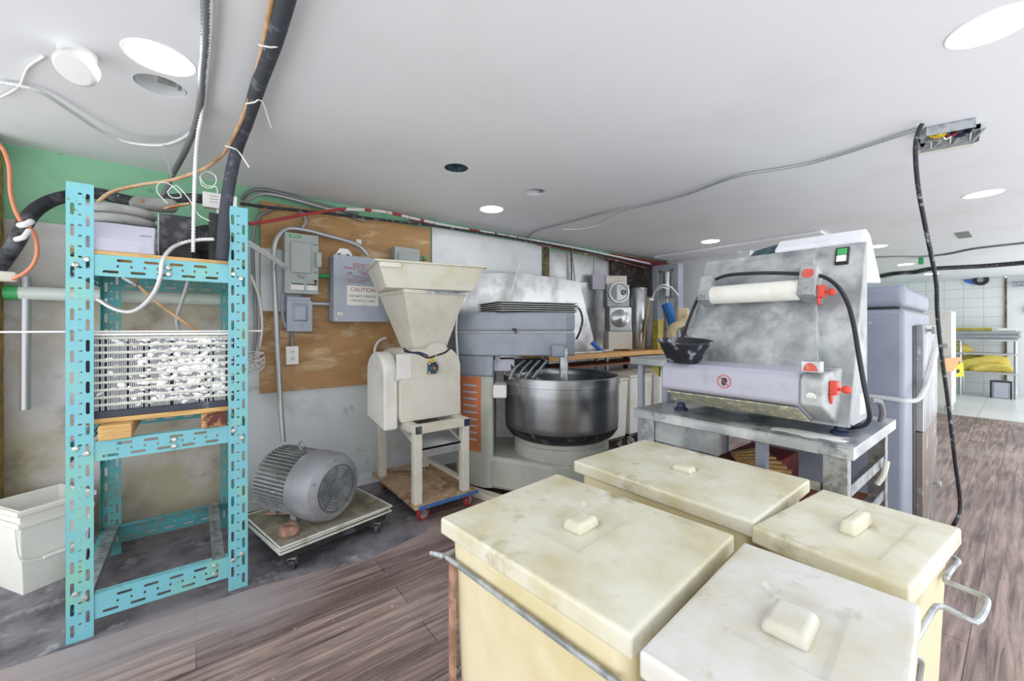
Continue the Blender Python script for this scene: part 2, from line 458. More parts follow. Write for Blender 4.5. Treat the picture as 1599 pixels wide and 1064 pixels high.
    def plate(self, outer, holes, th, mx):
        """flat plate with real holes: 2D outlines filled and thickened, then placed by mx"""
        cu = bpy.data.curves.new('outline', 'CURVE')
        cu.dimensions = '2D'; cu.fill_mode = 'BOTH'; cu.extrude = th / 2
        for ring in [outer] + holes:
            sp = cu.splines.new('POLY')
            sp.points.add(len(ring) - 1)
            for q, p in zip(sp.points, ring):
                q.co = (p[0], p[1], 0, 1)
            sp.use_cyclic_u = True
        ob = bpy.data.objects.new('outline', cu)
        me = ob.to_mesh()
        me.transform(mx)
        self.bm.from_mesh(me)
        ob.to_mesh_clear()
        bpy.data.objects.remove(ob); bpy.data.curves.remove(cu)
        return self

    def text(self, body, size, mx, th=0.0006, align='CENTER', sx=1.0):
        cu = bpy.data.curves.new('lettering', 'FONT')
        cu.body = body; cu.size = size; cu.extrude = th; cu.align_x = align; cu.align_y = 'CENTER'
        ob = bpy.data.objects.new('lettering', cu)
        me = ob.to_mesh()
        me.transform(mx @ Matrix.Diagonal((sx, 1, 1, 1)))
        self.bm.from_mesh(me)
        ob.to_mesh_clear()
        bpy.data.objects.remove(ob); bpy.data.curves.remove(cu)
        return self

    def move(self, mx):
        bmesh.ops.transform(self.bm, matrix=mx, verts=self.bm.verts)
        return self

    def build(self, name, m, parent=None, local=False, bevel=0.0, smooth=35, seg=2, sub=0):
        bm = self.bm
        bmesh.ops.recalc_face_normals(bm, faces=bm.faces)
        org = Vector((0, 0, 0))
        if parent is not None:
            if not local:
                bm.transform(wm(parent).inverted())
        elif not local:
            xs = [v.co for v in bm.verts]
            org = Vector(((min(v.x for v in xs) + max(v.x for v in xs)) / 2, (min(v.y for v in xs) + max(v.y for v in xs)) / 2, min(v.z for v in xs)))
            bm.transform(Matrix.Translation(-org))
        me = bpy.data.meshes.new(name)
        bm.to_mesh(me); bm.free()
        me.materials.append(m)
        if smooth:
            me.polygons.foreach_set('use_smooth', [True] * len(me.polygons))
            me.set_sharp_from_angle(angle=R(smooth))
        o = bpy.data.objects.new(name, me)
        COL.objects.link(o)
        o.location = org
        if parent is not None:
            o.parent = parent
        if bevel:
            bv = o.modifiers.new('bevel', 'BEVEL')
            bv.width = bevel; bv.segments = seg; bv.limit_method = 'ANGLE'; bv.angle_limit = R(40)
            bv.harden_normals = False
            if smooth:
                wn = o.modifiers.new('weighted', 'WEIGHTED_NORMAL'); wn.keep_sharp = True
        if sub:
            sb = o.modifiers.new('sub', 'SUBSURF'); sb.levels = sub; sb.render_levels = sub
        return o


def wm(o):
    m = Matrix.LocRotScale(o.location, o.rotation_euler, o.scale)
    return wm(o.parent) @ m if o.parent else m


def thing(name, label, cat, loc=(0, 0, 0), rz=0.0, group=None):
    o = bpy.data.objects.new(name, None)
    o.empty_display_size = 0.1
    COL.objects.link(o)
    o.location = loc; o.rotation_euler = (0, 0, rz)
    return tag(o, label, cat, group)


def tag(o, label, cat, group=None, kind=None):
    o['label'] = label; o['category'] = cat
    if group: o['group'] = group
    if kind: o['kind'] = kind
    return o


def struct(o):
    o['kind'] = 'structure'
    return o


def copy_tree(o, parent=None):
    c = o.copy(); COL.objects.link(c)
    c.parent = parent
    for ch in list(o.children):
        copy_tree(ch, c)
    return c


def dup(o, loc, rz=None, label=None):
    c = copy_tree(o)
    c.location = loc
    if rz is not None: c.rotation_euler = (0, 0, rz)
    if label: c['label'] = label
    return c


def slot(cx, cy, lx, ly, n=4):
    """rounded slot outline"""
    r = min(lx, ly) / 2; pts = []
    hx, hy = lx / 2 - r, ly / 2 - r
    for k in range(4):
        ox, oy = ((hx, hy), (-hx, hy), (-hx, -hy), (hx, -hy))[k]
        for j in range(n):
            a = math.pi / 2 * (k + j / (n - 1))
            pts.append((cx + ox + r * math.cos(a), cy + oy + r * math.sin(a)))
    out = []
    for p in pts:
        if not out or (abs(p[0] - out[-1][0]) + abs(p[1] - out[-1][1])) > 1e-6:
            out.append(p)
    if abs(out[0][0] - out[-1][0]) + abs(out[0][1] - out[-1][1]) < 1e-6: out.pop()
    return out


def rect(x0, x1, y0, y1):
    return [(x0, y0), (x1, y0), (x1, y1), (x0, y1)]


def circ(cx, cy, r, n=24):
    return [(cx + r * math.cos(2 * math.pi * k / n), cy + r * math.sin(2 * math.pi * k / n)) for k in range(n)]


def frame_mx(o, xdir, ydir):
    """matrix taking plate coordinates to the point o with axes xdir, ydir"""
    x, y = Vector(xdir).normalized(), Vector(ydir).normalized()
    z = x.cross(y)
    return Matrix.Translation(o) @ Matrix((x, y, z)).transposed().to_4x4()


def cable(name, pts, r, m, label, cat='cable', ridge=0.0, pitch=0.01, n=8, group=None):
    o = MB().tube(pts, r, n=n, ridge=ridge, pitch=pitch).build(name, m, smooth=50)
    return tag(o, label, cat, group)


# ------------------------------------------------------------------ the room
WY = 3.42          # plane of the long equipment wall
CZ = 2.3           # ceiling
struct(MB().box(-1.6, 8.9, -0.8, WY, -0.06, 0.0).build('floor', M['wood_floor'], local=True))
struct(MB().box(8.9, 12.4, -0.8, WY, -0.06, 0.004).build('floor', M['floortile'], local=True))
struct(MB().prism([(-1.6, 2.44, 0.0005), (-0.45, 2.40, 0.0005), (0.25, 2.38, 0.0005), (0.75, 2.28, 0.0005), (1.15, 2.36, 0.0005), (1.3, 2.62, 0.0005), (1.75, 2.75, 0.0005), (1.9, WY, 0.0005), (-1.6, WY, 0.0005)],
                  (0, 0, 0.002)).build('floor', M['concrete'], local=True))
HOLES = [(-0.115, 2.212, 0.085), (1.284, 2.208, 0.075), (1.965, 2.236, 0.075)]
holes = [circ(*h, 32) for h in HOLES]
jag = [(3.02, 0.14), (3.30, 0.16), (3.33, 0.20), (3.27, 0.25), (3.30, 0.32), (3.22, 0.37), (3.02, 0.36)]
struct(MB().plate(rect(-1.6, 12.5, -0.9, 3.6), holes + [jag], 0.02, Matrix.Translation((0, 0, CZ + 0.01))).build('ceiling', M['ceiling'], local=True, smooth=0))
struct(MB().box(-1.6, 12.5, WY, WY + 0.1, 0, CZ).build('wall_back', M['green'], local=True))
struct(MB().box(12.4, 12.5, 0.27, 3.6, 0, CZ).build('wall_far', M['walltile'], local=True))
struct(MB().box(12.4, 12.5, -0.9, 0.25, 0, CZ).build('wall_far', M['white_wall'], local=True))
struct(MB().box(12.36, 12.4, 0.245, 0.275, 0, CZ - 0.03).build('trim_1', M['oldpost'], local=True))
struct(MB().box(5.6, 5.7, 2.2, WY, 0, CZ).build('wall_partition', M['white_wall'], local=True))
# wallboards on the long wall
struct(MB().box(-1.6, 0.28, WY - 0.02, WY, 0.0, 1.89).build('trim_2', M['board_dirty'], local=True))
struct(MB().box(0.28, 3.1, WY - 0.02, WY, 0.0, 1.89).build('trim_3', M['board'], local=True))
struct(MB().box(1.72, 3.1, WY - 0.022, WY, 1.89, 2.235).build('trim_4', M['white_wall'], local=True))
struct(MB().box(-1.6, 1.7, WY - 0.045, WY - 0.02, 0.0, 0.07).build('baseboard_back', M['white_wall'], local=True))
for i, (x0, x1) in enumerate(((3.2, 3.98), (3.99, 4.6), (4.68, 5.6))):
    struct(MB().box(x0, x1, WY - 0.015, WY, 0.0, 2.2).build('trim_%d' % (5 + i), M['steel_sheet'], local=True))
struct(MB().box(3.09, 3.2, WY - 0.03, WY, 1.72, 2.24).build('trim_8', M['oldpost'], local=True))
struct(MB().box(4.6, 4.68, WY - 0.03, WY, 0, 2.2).build('trim_9', M['darkvoid'], local=True))
struct(MB().box(-0.93, -0.815, 3.24, 3.39, 0, CZ - 0.02).build('trim_10', M['yellowpost'], local=True))
struct(MB().box(4.2, 5.6, 3.3, WY, 2.18, 2.26).build('trim_11', M['darkred'], local=True))
struct(MB().box(4.3, 5.6, WY - 0.05, WY - 0.016, 1.75, 2.18).build('trim_12', M['darkvoid'], local=True))

# the cans above the open holes in the ceiling
for i, (x, y, r) in enumerate(HOLES):
    t = struct(MB().lathe([(r, 0.0), (r + 0.004, 0.05), (0.02, 0.06), (0.02, 0.056), (r - 0.002, 0.046), (r - 0.004, 0.0)], (x, y, CZ + 0.002), n=32, cap=False)
               .build('ceiling', M['candark'] if i == 1 else M['caninner'], local=True))
    if i != 1:
        o = MB().cbox((x + 0.02, y - 0.01, CZ + 0.035), (0.06, 0.05, 0.03)).cbox((x + 0.06, y, CZ + 0.03), (0.012, 0.03, 0.04)).build('socket_bracket', M['galv'])
        tag(o, ('grey metal bracket inside the open ceiling hole beside the big left lamp', '', 'grey metal bracket inside the open ceiling hole right of the teal one')[i], 'bracket')
struct(MB().box(2.92, 3.44, 0.02, 0.48, CZ + 0.13, CZ + 0.14).box(2.92, 2.94, 0.02, 0.48, CZ + 0.019, CZ + 0.13).box(3.42, 3.44, 0.02, 0.48, CZ + 0.019, CZ + 0.13).box(2.94, 3.42, 0.02, 0.04, CZ + 0.019, CZ + 0.13).box(2.94, 3.42, 0.46, 0.48, CZ + 0.019, CZ + 0.13).build('ceiling', M['darkvoid'], local=True))

# patch boards fixed under the ceiling
for (x0, x1, y0, y1, lab) in ((5.02, 5.45, 1.3, 3.2, 'long thin white patch board under the ceiling before the far lamps'),
                              (5.5, 6.3, 2.3, 3.3, 'square white patch board under the ceiling at the partition wall')):
    o = MB().box(x0, x1, y0, y1, CZ - 0.03, CZ - 0.001).build('ceiling_patch_board', M['ceiling'], bevel=0.003)
    tag(o, lab, 'board')

# recessed lamps
dl = thing('downlight', 'large round lit ceiling lamp at upper left beside the white socket', 'lamp', (-0.106, 1.985, CZ), group='round lit ceiling lamps')
MB().lathe([(0.088, -0.001), (0.105, -0.004), (0.108, -0.001), (0.108, 0.001), (0.088, 0.001)], n=40, cap=False).build('trim_ring', M['white'], dl, local=True)
MB().lathe([(0.0, -0.006), (0.06, -0.006), (0.089, -0.003), (0.089, 0.0)], n=40).build('diffuser', M['lamp'], dl, local=True)
for x, y, lab in ((1.963, 2.788, 'round lit ceiling lamp nearest the back wall, above the feed hopper'),
                  (2.08, 0.075, 'round lit ceiling lamp cut by the upper right picture edge'),
                  (4.627, 0.206, 'round lit ceiling lamp right of the hanging black cord'),
                  (4.684, 2.26, 'round lit ceiling lamp left of the dough sheeter top'),
                  (6.592, 1.14, 'round lit ceiling lamp just right of the dough sheeter top'),
                  (8.814, 1.183, 'small far lit ceiling lamp before the cable bundle'),
                  (10.763, 1.101, 'farthest lit ceiling lamp, beyond the cable bundle')):
    dup(dl, (x, y, CZ), label=lab)

# white plastic lamp socket on the ceiling
t = thing('lamp_socket', 'white swivelling spotlight head on the ceiling at upper left', 'lamp', (-0.336, 2.11, CZ))
MB().lathe([(0.0, 0.0), (0.052, 0.0), (0.052, -0.012), (0.046, -0.05), (0.04, -0.06), (0.0, -0.06)]).build('base', M['socket'], t, local=True)
MB().lathe([(0.0, 0.0), (0.042, 0.0), (0.058, 0.014), (0.06, 0.045), (0.05, 0.056), (0.0, 0.058)], (0.012, -0.02, -0.055), (-0.25, -0.55, -0.75)).build('head', M['socket'], t, local=True, bevel=0.003)


# ------------------------------------------------------------------ turquoise slotted-angle rack
rack = thing('storage_rack', 'turquoise slotted angle iron rack at left holding refrigeration gear', 'rack', (-0.1, 2.8, 0))
RX0, RX1, RY0, RY1, RH = -0.419, 0.204, 2.42, 3.21, 1.9
TH = 0.003


def strip_holes(L_, w_, vertical=True):
    hs = []
    p = 0.087
    n = int(L_ / p)
    for i in range(n + 1):
        c = 0.05 + i * p
        for off, q, big in ((0.22, 0.0, 1), (0.78, 0.5, 1), (0.5, 0.25, 0), (0.5, 0.75, 0)):
            y = c + q * p
            l = 0.05 if big else 0.007
            if y - l / 2 < 0.012 or y + l / 2 > L_ - 0.012: continue
            a = slot(off * w_, y, 0.012, 0.05) if big else slot(off * w_, y, 0.012, 0.008)
            hs.append(a if vertical else [(v, u) for u, v in a])
    return hs


def post(x_face, y_face, sx, sy, material, flange=0.045):
    """L-section: the wide leg lies along x, the flange along y"""
    b = MB()
    w_ = 0.08
    b.plate(rect(0, w_, 0, RH), strip_holes(RH, w_), TH, frame_mx((x_face, y_face, 0), (sx, 0, 0), (0, 0, 1)))
    hs = [slot(flange * 0.5, 0.06 + i * 0.087, 0.012, 0.05) for i in range(21)]
    b.plate(rect(0, flange, 0, RH), hs, TH, frame_mx((x_face, y_face, 0), (0, sy, 0), (0, 0, 1)))
    return b


post(RX0, RY0, 1, 1, None).build('post', M['teal'], rack, smooth=0)
post(RX1, RY0, -1, 1, None).build('post', M['teal'], rack, smooth=0)
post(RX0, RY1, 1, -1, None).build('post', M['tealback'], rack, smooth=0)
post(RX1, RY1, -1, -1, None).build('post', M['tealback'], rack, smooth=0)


def beam(p0, p1, z0, z1, inward, lip_top, m):
    p0, p1 = Vector(p0), Vector(p1)
    d = p1 - p0; L_ = d.length
    b = MB()
    b.plate(rect(0, L_, 0, z1 - z0), strip_holes(L_, z1 - z0, False), TH, frame_mx((p0.x, p0.y, z0), d, (0, 0, 1)))
    hs = [slot(0.03 + i * 0.043, 0.02, 0.024, 0.008) for i in range(int((L_ - 0.05) / 0.043))]
    b.plate(rect(0, L_, 0, 0.036), hs, TH, frame_mx((p0.x, p0.y, z1 if lip_top else z0), d, inward))
    return b


for z0, z1, lt in ((1.52, 1.61, True), (0.735, 0.818, True), (0.07, 0.172, True)):
    beam((RX0 + 0.08, RY0 + 0.005, 0), (RX1 - 0.08, RY0 + 0.005, 0), z0, z1, (0, 1, 0), lt, None).build('front_beam', M['teal'], rack, smooth=0)
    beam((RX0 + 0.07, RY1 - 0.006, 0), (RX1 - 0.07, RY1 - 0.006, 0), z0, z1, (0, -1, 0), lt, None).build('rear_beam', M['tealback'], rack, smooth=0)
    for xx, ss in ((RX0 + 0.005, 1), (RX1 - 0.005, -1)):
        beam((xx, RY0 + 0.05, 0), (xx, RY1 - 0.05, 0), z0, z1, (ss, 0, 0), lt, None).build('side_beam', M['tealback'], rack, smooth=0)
for xx in (-0.372, 0.085):
    b = MB()
    hs = [slot(0.022, 0.03 + i * 0.03, 0.022, 0.008) for i in range(24)]
    b.plate(rect(0, 0.05, 0, 0.78), hs, TH, frame_mx((xx - 0.025, RY0 + 0.008, 0.177), (1, 0, 0), (0, 1, 0)))
    b.box(xx + 0.022, xx + 0.025, RY0 + 0.008, RY1 - 0.01, 0.14, 0.177)
    b.build('cross_bar', M['galv'], rack, smooth=0)
for x, z in ((-0.392, 1.56), (-0.36, 1.585), (0.145, 1.565), (0.175, 1.545), (-0.1, 1.575), (-0.1, 1.545), (-0.392, 0.80), (-0.36, 0.775), (0.145, 0.79), (0.18, 0.75), (-0.08, 0.785), (-0.08, 0.755),
             (-0.392, 0.20), (-0.365, 0.175), (0.145, 0.15), (0.18, 0.17), (0.07, 0.15), (0.07, 0.11)):
    MB().lathe([(0.0, 0.0), (0.011, 0.0), (0.011, 0.003), (0.0085, 0.006), (0.0, 0.007)], (x, RY0 - 0.002, z), (0, -1, 0), n=12).build('bolt', M['bolt'], rack)
MB().box(RX0 + 0.01, RX1 - 0.01, RY0 + 0.012, RY1 - 0.012, 1.6125, 1.628).build('shelf_board', M['pine'], rack)

# condenser coil, its board and blocks
co = thing('condenser_coil', 'flour clogged condenser coil with silver fins on the turquoise rack', 'condenser', (-0.1, 2.55, 0.90))
CX0, CX1, CY0, CY1, C0, C1 = -0.385, 0.17, 2.475, 2.60, 0.908, 1.275
b = MB().box(CX0, CX1, CY0 - 0.012, CY1, C0, C0 + 0.03).box(CX0, CX0 + 0.035, CY0 - 0.006, CY1, C0 + 0.03, C1 - 0.01).box(CX1 - 0.02, CX1, CY0 - 0.006, CY1, C0 + 0.03, C1 - 0.01)
b.build('frame', M['framenavy'], co, bevel=0.002)
MB().box(CX0, CX1, CY0 - 0.012, CY1, C1 - 0.01, C1).build('top_rail', M['white'], co, bevel=0.002)
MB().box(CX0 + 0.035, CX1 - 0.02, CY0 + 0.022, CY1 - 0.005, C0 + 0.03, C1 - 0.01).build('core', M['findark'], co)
b = MB()
n = 84
for i in range(n):
    if random.random() < 0.12: continue
    x = CX0 + 0.037 + (CX1 - CX0 - 0.06) * i / n
    dy = random.uniform(-0.002, 0.004)
    b.box(x, x + 0.0032, CY0 + dy, CY0 + 0.03, C0 + 0.031, C1 - 0.011)
b.build('fins', M['finlight'], co, smooth=0)
for k in range(10):
    z = C0 + 0.055 + k * 0.0325
    MB().cyl((CX0 + 0.036, CY0 + 0.002, z), (CX1 - 0.021, CY0 + 0.002, z), 0.0065, n=8).build('coil_tube', M['rackwhite'], co)
b = MB()
rnd = random.Random(3)
for i in range(420):
    x = rnd.triangular(CX0 + 0.04, CX1 - 0.03, 0.02)
    z = C0 + 0.055 + rnd.randrange(10) * 0.0325 + rnd.gauss(0, 0.006)
    r = rnd.uniform(0.004, 0.011)
    z = min(max(z, C0 + 0.045), C1 - 0.03)
    b.ball((x, CY0 + 0.002, z), r, (rnd.uniform(0.8, 1.9), 0.3, rnd.uniform(0.4, 1.0)), n=8, mx=Matrix.Rotation(rnd.uniform(-0.6, 0.6), 4, 'Y'))
for i in range(150):
    x = rnd.gauss(-0.0, 0.11); z = rnd.gauss(1.09, 0.06)
    if CX0 + 0.05 < x < CX1 - 0.03:
        b.ball((x, CY0 + 0.002, z), rnd.uniform(0.006, 0.015), (rnd.uniform(0.8, 1.8), 0.4, rnd.uniform(0.5, 1.1)), n=8, mx=Matrix.Rotation(rnd.uniform(-0.9, 0.9), 4, 'Y'))
fl = b.build('flour_clumps', M['flour'], co, smooth=80); fl['kind'] = 'stuff'
tag(MB().box(-0.40, 0.185, 2.46, 2.95, 0.885, 0.9075).build('support_board', M['pine'], bevel=0.002), 'thin brown board lying under the condenser coil', 'board')
tag(MB().box(*(-0.326, -0.22), 2.405, 3.1, 0.8205, 0.884).build('wood_block', M['pine'], bevel=0.006), 'clean pine block end under the left side of the coil', 'wood block', 'timber blocks under the coil')
tag(MB().box(*(0.019, 0.118), 2.405, 3.1, 0.8205, 0.884).build('wood_block', M['pine_dark'], bevel=0.006), 'pine block end with dark knot under the right side of the coil', 'wood block', 'timber blocks under the coil')
tag(MB().cyl((-0.83, 2.468, 1.283), (0.27, 2.468, 1.283), 0.004, n=8).build('metal_rod', M['white']), 'thin pale rod lying level across the rack on the coil', 'rod')

# things on the top shelf (z = 1.628)
SZ = 1.6285
o = MB()
for k in range(5):
    rr = 0.115 if k else 0.12
    ring = [(-0.295 + rr * math.cos(a), 2.76 + rr * math.sin(a) * 0.95, SZ + 0.05 + k * 0.0465) for a in [2 * math.pi * j / 40 for j in range(40)]]
    o.tube(ring, 0.0225, n=10, raw=True, closed=True)
tag(o.build('coiled_hose', M['hose'], smooth=60), 'grey hose wound in five stacked coils on the rack top', 'hose')
o = thing('ballast_cover', 'pale lavender sheet metal box at front of the rack top', 'box', (-0.2, 2.5, SZ))
px0, px1 = -0.40, -0.149
MB().prism([(px0, 2.435, SZ), (px0, 2.435, SZ + 0.055), (px0, 2.50, SZ + 0.135), (px0, 2.545, SZ + 0.135), (px0, 2.545, SZ)], (px1 - px0, 0, 0)).build('cover', M['lavender'], o, bevel=0.004)
MB().box(-0.2, -0.16, 2.458, 2.462, SZ + 0.085, SZ + 0.087).build('vent_slit', M['black'], o)
o = thing('transformer_box', 'large dusty black metal box behind the pale cover on the rack', 'box', (0.02, 2.6, SZ))
x0, x1 = (-0.14, -0.015)
MB().box(x0, x1, 2.56, 2.72, SZ, 1.85).build('body', M['blackdust'], o, bevel=0.003)
MB().box(x0 - 0.004, x0, 2.562, 2.718, SZ + 0.002, 1.85 - 0.004).build('side_plate', M['lavender'], o)
x0, x1 = (0.05, 0.11)
tag(MB().box(x0, x1, 2.50, 2.62, SZ, SZ + 0.245).build('relay_box', M['blackdust'], bevel=0.003), 'narrow black metal box beside the right front post of the rack', 'box')
o = thing('compressor', 'dusty grey domed compressor at back of the rack top', 'compressor', (0.07, 2.92, SZ))
MB().lathe([(0.0, 0.0), (0.1, 0.0), (0.105, 0.02), (0.105, 0.17), (0.1, 0.21), (0.08, 0.24), (0.045, 0.258), (0.0, 0.262)]).build('shell', M['blackdust'], o, local=True)
MB().lathe([(0.108, 0.09), (0.112, 0.095), (0.112, 0.11), (0.108, 0.115)], cap=False).build('weld_band', M['darkmetal'], o, local=True)
MB().cyl((0.02, -0.06, 0.24), (0.02, -0.06, 0.30), 0.012).build('pipe_stub', M['copper'], o, local=True)
o = thing('control_box', 'white thermostat box with blue mark behind the right post', 'control box', (0.2, 2.95, 1.9))
x0, z0 = 0.027, 1.958
x1, z1 = 0.182, 2.041
MB().box(x0, x1, 2.75, 2.80, z0, z1).build('case', M['white'], o, bevel=0.004)
MB().text('R', 0.035, frame_mx((x1 - 0.05, 2.748, (z0 + z1) / 2), (1, 0, 0), (0, 0, 1))).build('blue_letter', M['bluemark'], o, smooth=0)
for k in range(3):
    MB().box(x0 + 0.03, x0 + 0.07, 2.7485, 2.75, z0 + 0.03 + k * 0.016, z0 + 0.032 + k * 0.016).build('printed_line', M['ink'], o)
o = MB().cyl((x0 + 0.07, 2.775, SZ), (x0 + 0.07, 2.775, z0), 0.012)
o.build('stand_pipe', M['bolt'], bpy.data.objects['control_box'])
o = thing('filter_drier', 'grey wrapped filter cylinder on the pipe above the coiled hose', 'filter', (0, 2.8, 1.9))
MB().lathe([(0.012, -0.1), (0.03, -0.085), (0.036, -0.075), (0.037, -0.02), (0.034, -0.015), (0.037, 0.02), (0.037, 0.075), (0.03, 0.088), (0.012, 0.1)], (-0.175, 2.867, 1.955), (0.97, -0.2, 0.05)).build('body', M['hose'], o)
MB().tube([(-0.215, 2.835, 1.96), (-0.269, 2.94, 1.948), (-0.322, 3.045, 1.95)], 0.008).build('pipe_end', M['copper'], o)
cable('suction_pipe', [(-0.129, 2.767, 1.92), (-0.084, 2.732, 1.933), (-0.026, 2.687, 1.947)], 0.008, M['copper'], 'bare copper tube joining the grey filter to the control side', 'pipe')

# pipes and cables around the rack
cable('insulated_pipe', [(0.205, 1.185, 2.262), (0.206, 1.541, 2.262), (0.194, 1.855, 2.258), (0.182, 2.193, 2.24), (0.16, 2.446, 2.19), (0.128, 2.44, 2.005), (0.112, 2.439, 1.843), (0.104, 2.421, 1.713), (0.099, 2.424, 1.635)], 0.0265, M['rubber'],
      'thick black insulated pipe dropping from the ceiling to the rack', 'pipe', n=14)
cable('liquid_line', [(0.173, 1.259, 2.262), (0.178, 1.586, 2.262), (0.179, 1.776, 2.258), (0.171, 2.014, 2.245), (0.151, 2.241, 2.22), (0.112, 2.559, 2.2), (0.027, 2.493, 2.079), (-0.092, 2.612, 2.033), (-0.207, 2.727, 2.018), (-0.321, 2.816, 1.986), (-0.369, 2.803, 1.929), (-0.417, 2.866, 1.862)], 0.0085, M['tan'],
      'tan cable strapped along the insulated pipe and bending to the rack', 'cable')
for i, (px, py, dx, dy) in enumerate(((420, 62, 0, 0), (396, 160, 22, 40), (378, 235, 25, 30))):
    pass
tie = [[(0.162, 1.566, 2.235), (0.195, 1.542, 2.228), (0.22, 1.546, 2.245)], [(0.164, 2.009, 2.235), (0.187, 1.944, 2.22), (0.214, 1.945, 2.235), (0.266, 2.1, 2.2)], [(0.109, 2.366, 2.17), (0.14, 2.303, 2.144), (0.162, 2.324, 2.139), (0.2, 2.294, 2.066)]]
for p, lab in zip(tie, ('cable tie round the insulated pipe near the top picture edge', 'cable tie with long tail midway down the insulated pipe', 'cable tie with hanging tail where the insulated pipe turns down')):
    cable('cable_tie', p, 0.003, M['cable_tie'], 'white ' + lab, 'cable tie', n=6, group='white cable ties on the insulated pipe')
cable('armoured_cable', [(-0.62, 2.537, 2.285), (-0.515, 2.522, 2.28), (-0.43, 2.674, 2.27), (-0.363, 2.794, 2.26), (-0.276, 2.837, 2.25), (-0.148, 2.754, 2.24), (-0.056, 2.62, 2.25), (0.003, 2.441, 2.265), (0.029, 2.225, 2.275), (0.024, 1.992, 2.285), (0.019, 1.768, 2.285), (0.026, 1.434, 2.285)], 0.0085, M['bxwhite'],
      'white armoured cable sagging in a long curve across the upper left ceiling', 'cable', ridge=0.2, pitch=0.016)
cable('armoured_cable', [(0.037, 1.417, 2.28), (0.039, 1.704, 2.28), (0.034, 1.974, 2.28), (0.025, 2.25, 2.27), (0.009, 2.355, 2.206), (-0.002, 2.453, 2.103), (-0.007, 2.495, 1.96), (-0.01, 2.509, 1.807), (-0.012, 2.511, 1.669)], 0.0085, M['bxwhite'],
      'light ribbed conduit hanging straight down into the rack top', 'cable', ridge=0.2, pitch=0.016)
cable('armoured_cable', [(0.021, 1.434, 2.283), (0.026, 1.72, 2.283), (0.021, 1.94, 2.283), (0.015, 2.204, 2.275), (-0.002, 2.445, 2.268), (-0.044, 2.692, 2.22), (-0.103, 3.064, 2.203), (-0.144, 3.097, 2.091), (-0.164, 3.049, 1.994)], 0.013, M['bxdark'],
      'dark ribbed conduit sloping from the ceiling bundle to the wall behind the rack', 'cable', ridge=0.16, pitch=0.02)
cable('ceiling_cable', [(0.043, 1.42, 2.285), (0.046, 1.747, 2.285), (0.039, 2.033, 2.285), (0.033, 2.233, 2.28)], 0.008, M['bxwhite'], 'smooth white cable at right side of the ceiling bundle', 'cable')
cable('thin_wire', [(-0.663, 2.714, 2.285), (-0.57, 2.536, 2.285), (-0.502, 2.339, 2.29), (-0.439, 2.225, 2.297)], 0.005, M['wirewhite'], 'thin white wire crossing the ceiling corner at far upper left', 'wire')
cable('wire_loop', [(-0.825, 3.376, 2.355), (-0.793, 3.351, 2.344), (-0.771, 3.334, 2.317), (-0.803, 3.359, 2.331), (-0.825, 3.376, 2.324)], 0.004, M['wirewhite'], 'small white wire loop at the left picture edge below the ceiling', 'wire')
cable('armoured_cable', [(0.069, 2.46, 1.734), (0.008, 2.508, 1.731), (-0.054, 2.544, 1.713), (-0.097, 2.489, 1.668), (-0.121, 2.419, 1.602), (-0.127, 2.411, 1.537), (-0.144, 2.437, 1.474), (-0.183, 2.492, 1.412), (-0.238, 2.561, 1.374), (-0.305, 2.638, 1.39), (-0.363, 2.697, 1.433)], 0.0085, M['bxwhite'],
      'grey conduit looping over the top rack beam and curving back left', 'cable', ridge=0.2, pitch=0.016)
cable('armoured_cable', [(-0.027, 2.561, 1.554), (-0.043, 2.599, 1.483), (-0.069, 2.644, 1.387), (-0.077, 2.663, 1.329), (-0.069, 2.67, 1.277)], 0.0085, M['bx'],
      'short ribbed conduit dropping below the shelf to the coil', 'cable', ridge=0.2, pitch=0.016)
cable('copper_cable', [(-0.364, 2.672, 1.7), (-0.33, 2.62, 1.654), (-0.294, 2.579, 1.623), (-0.222, 2.548, 1.514), (-0.192, 2.563, 1.472), (-0.151, 2.594, 1.424), (-0.08, 2.602, 1.357), (0.003, 2.588, 1.287)], 0.007, M['tan'],
      'tan cable slanting from the pale box down to the coil', 'cable')
tag(MB().cyl((-0.258, 2.564, 1.536), (-0.213, 2.541, 1.496), 0.017, 0.009, n=10).build('cable_clamp', M['galv']), 'grey cable clamp under the top rack beam', 'clamp')
tag(MB().cyl((-0.78, 3.3, 1.485), (0.24, 3.3, 1.485), 0.036, n=16).build('wall_tube', M['glassy']), 'long frosted tube running level along the wall behind the rack', 'tube')
tag(MB().cyl((-0.79, 3.3, 1.485), (-0.74, 3.3, 1.485), 0.038, n=16).build('tube_cap', M['greenplastic']), 'green end cap of the frosted tube left of the rack', 'cap')
cable('wrapped_hose', [(-0.842, 3.199, 1.49), (-0.775, 3.172, 1.611), (-0.715, 3.163, 1.746), (-0.689, 3.18, 1.851), (-0.654, 3.204, 1.929), (-0.605, 3.242, 1.992), (-0.54, 3.28, 2.039), (-0.451, 3.274, 2.067), (-0.351, 3.195, 2.037), (-0.25, 3.116, 2.008)], 0.032, M['blackdust'],
      'thick black tape wrapped hose at far left running behind the rack', 'hose', n=12)
cable('insulated_pipe', [(-0.132, 3.087, 2.05), (-0.05, 3.023, 2.057), (0.032, 2.896, 2.034)], 0.026, M['rubber'], 'short black insulated pipe level behind the white control box', 'pipe', n=12)
cable('orange_cable', [(-0.773, 3.081, 2.219), (-0.737, 3.066, 2.162), (-0.719, 3.064, 2.082), (-0.718, 3.076, 1.966), (-0.7, 3.062, 1.878), (-0.678, 3.045, 1.822)], 0.008, M['orangewire'], 'orange cable hanging down the left picture edge to the black hose', 'cable')
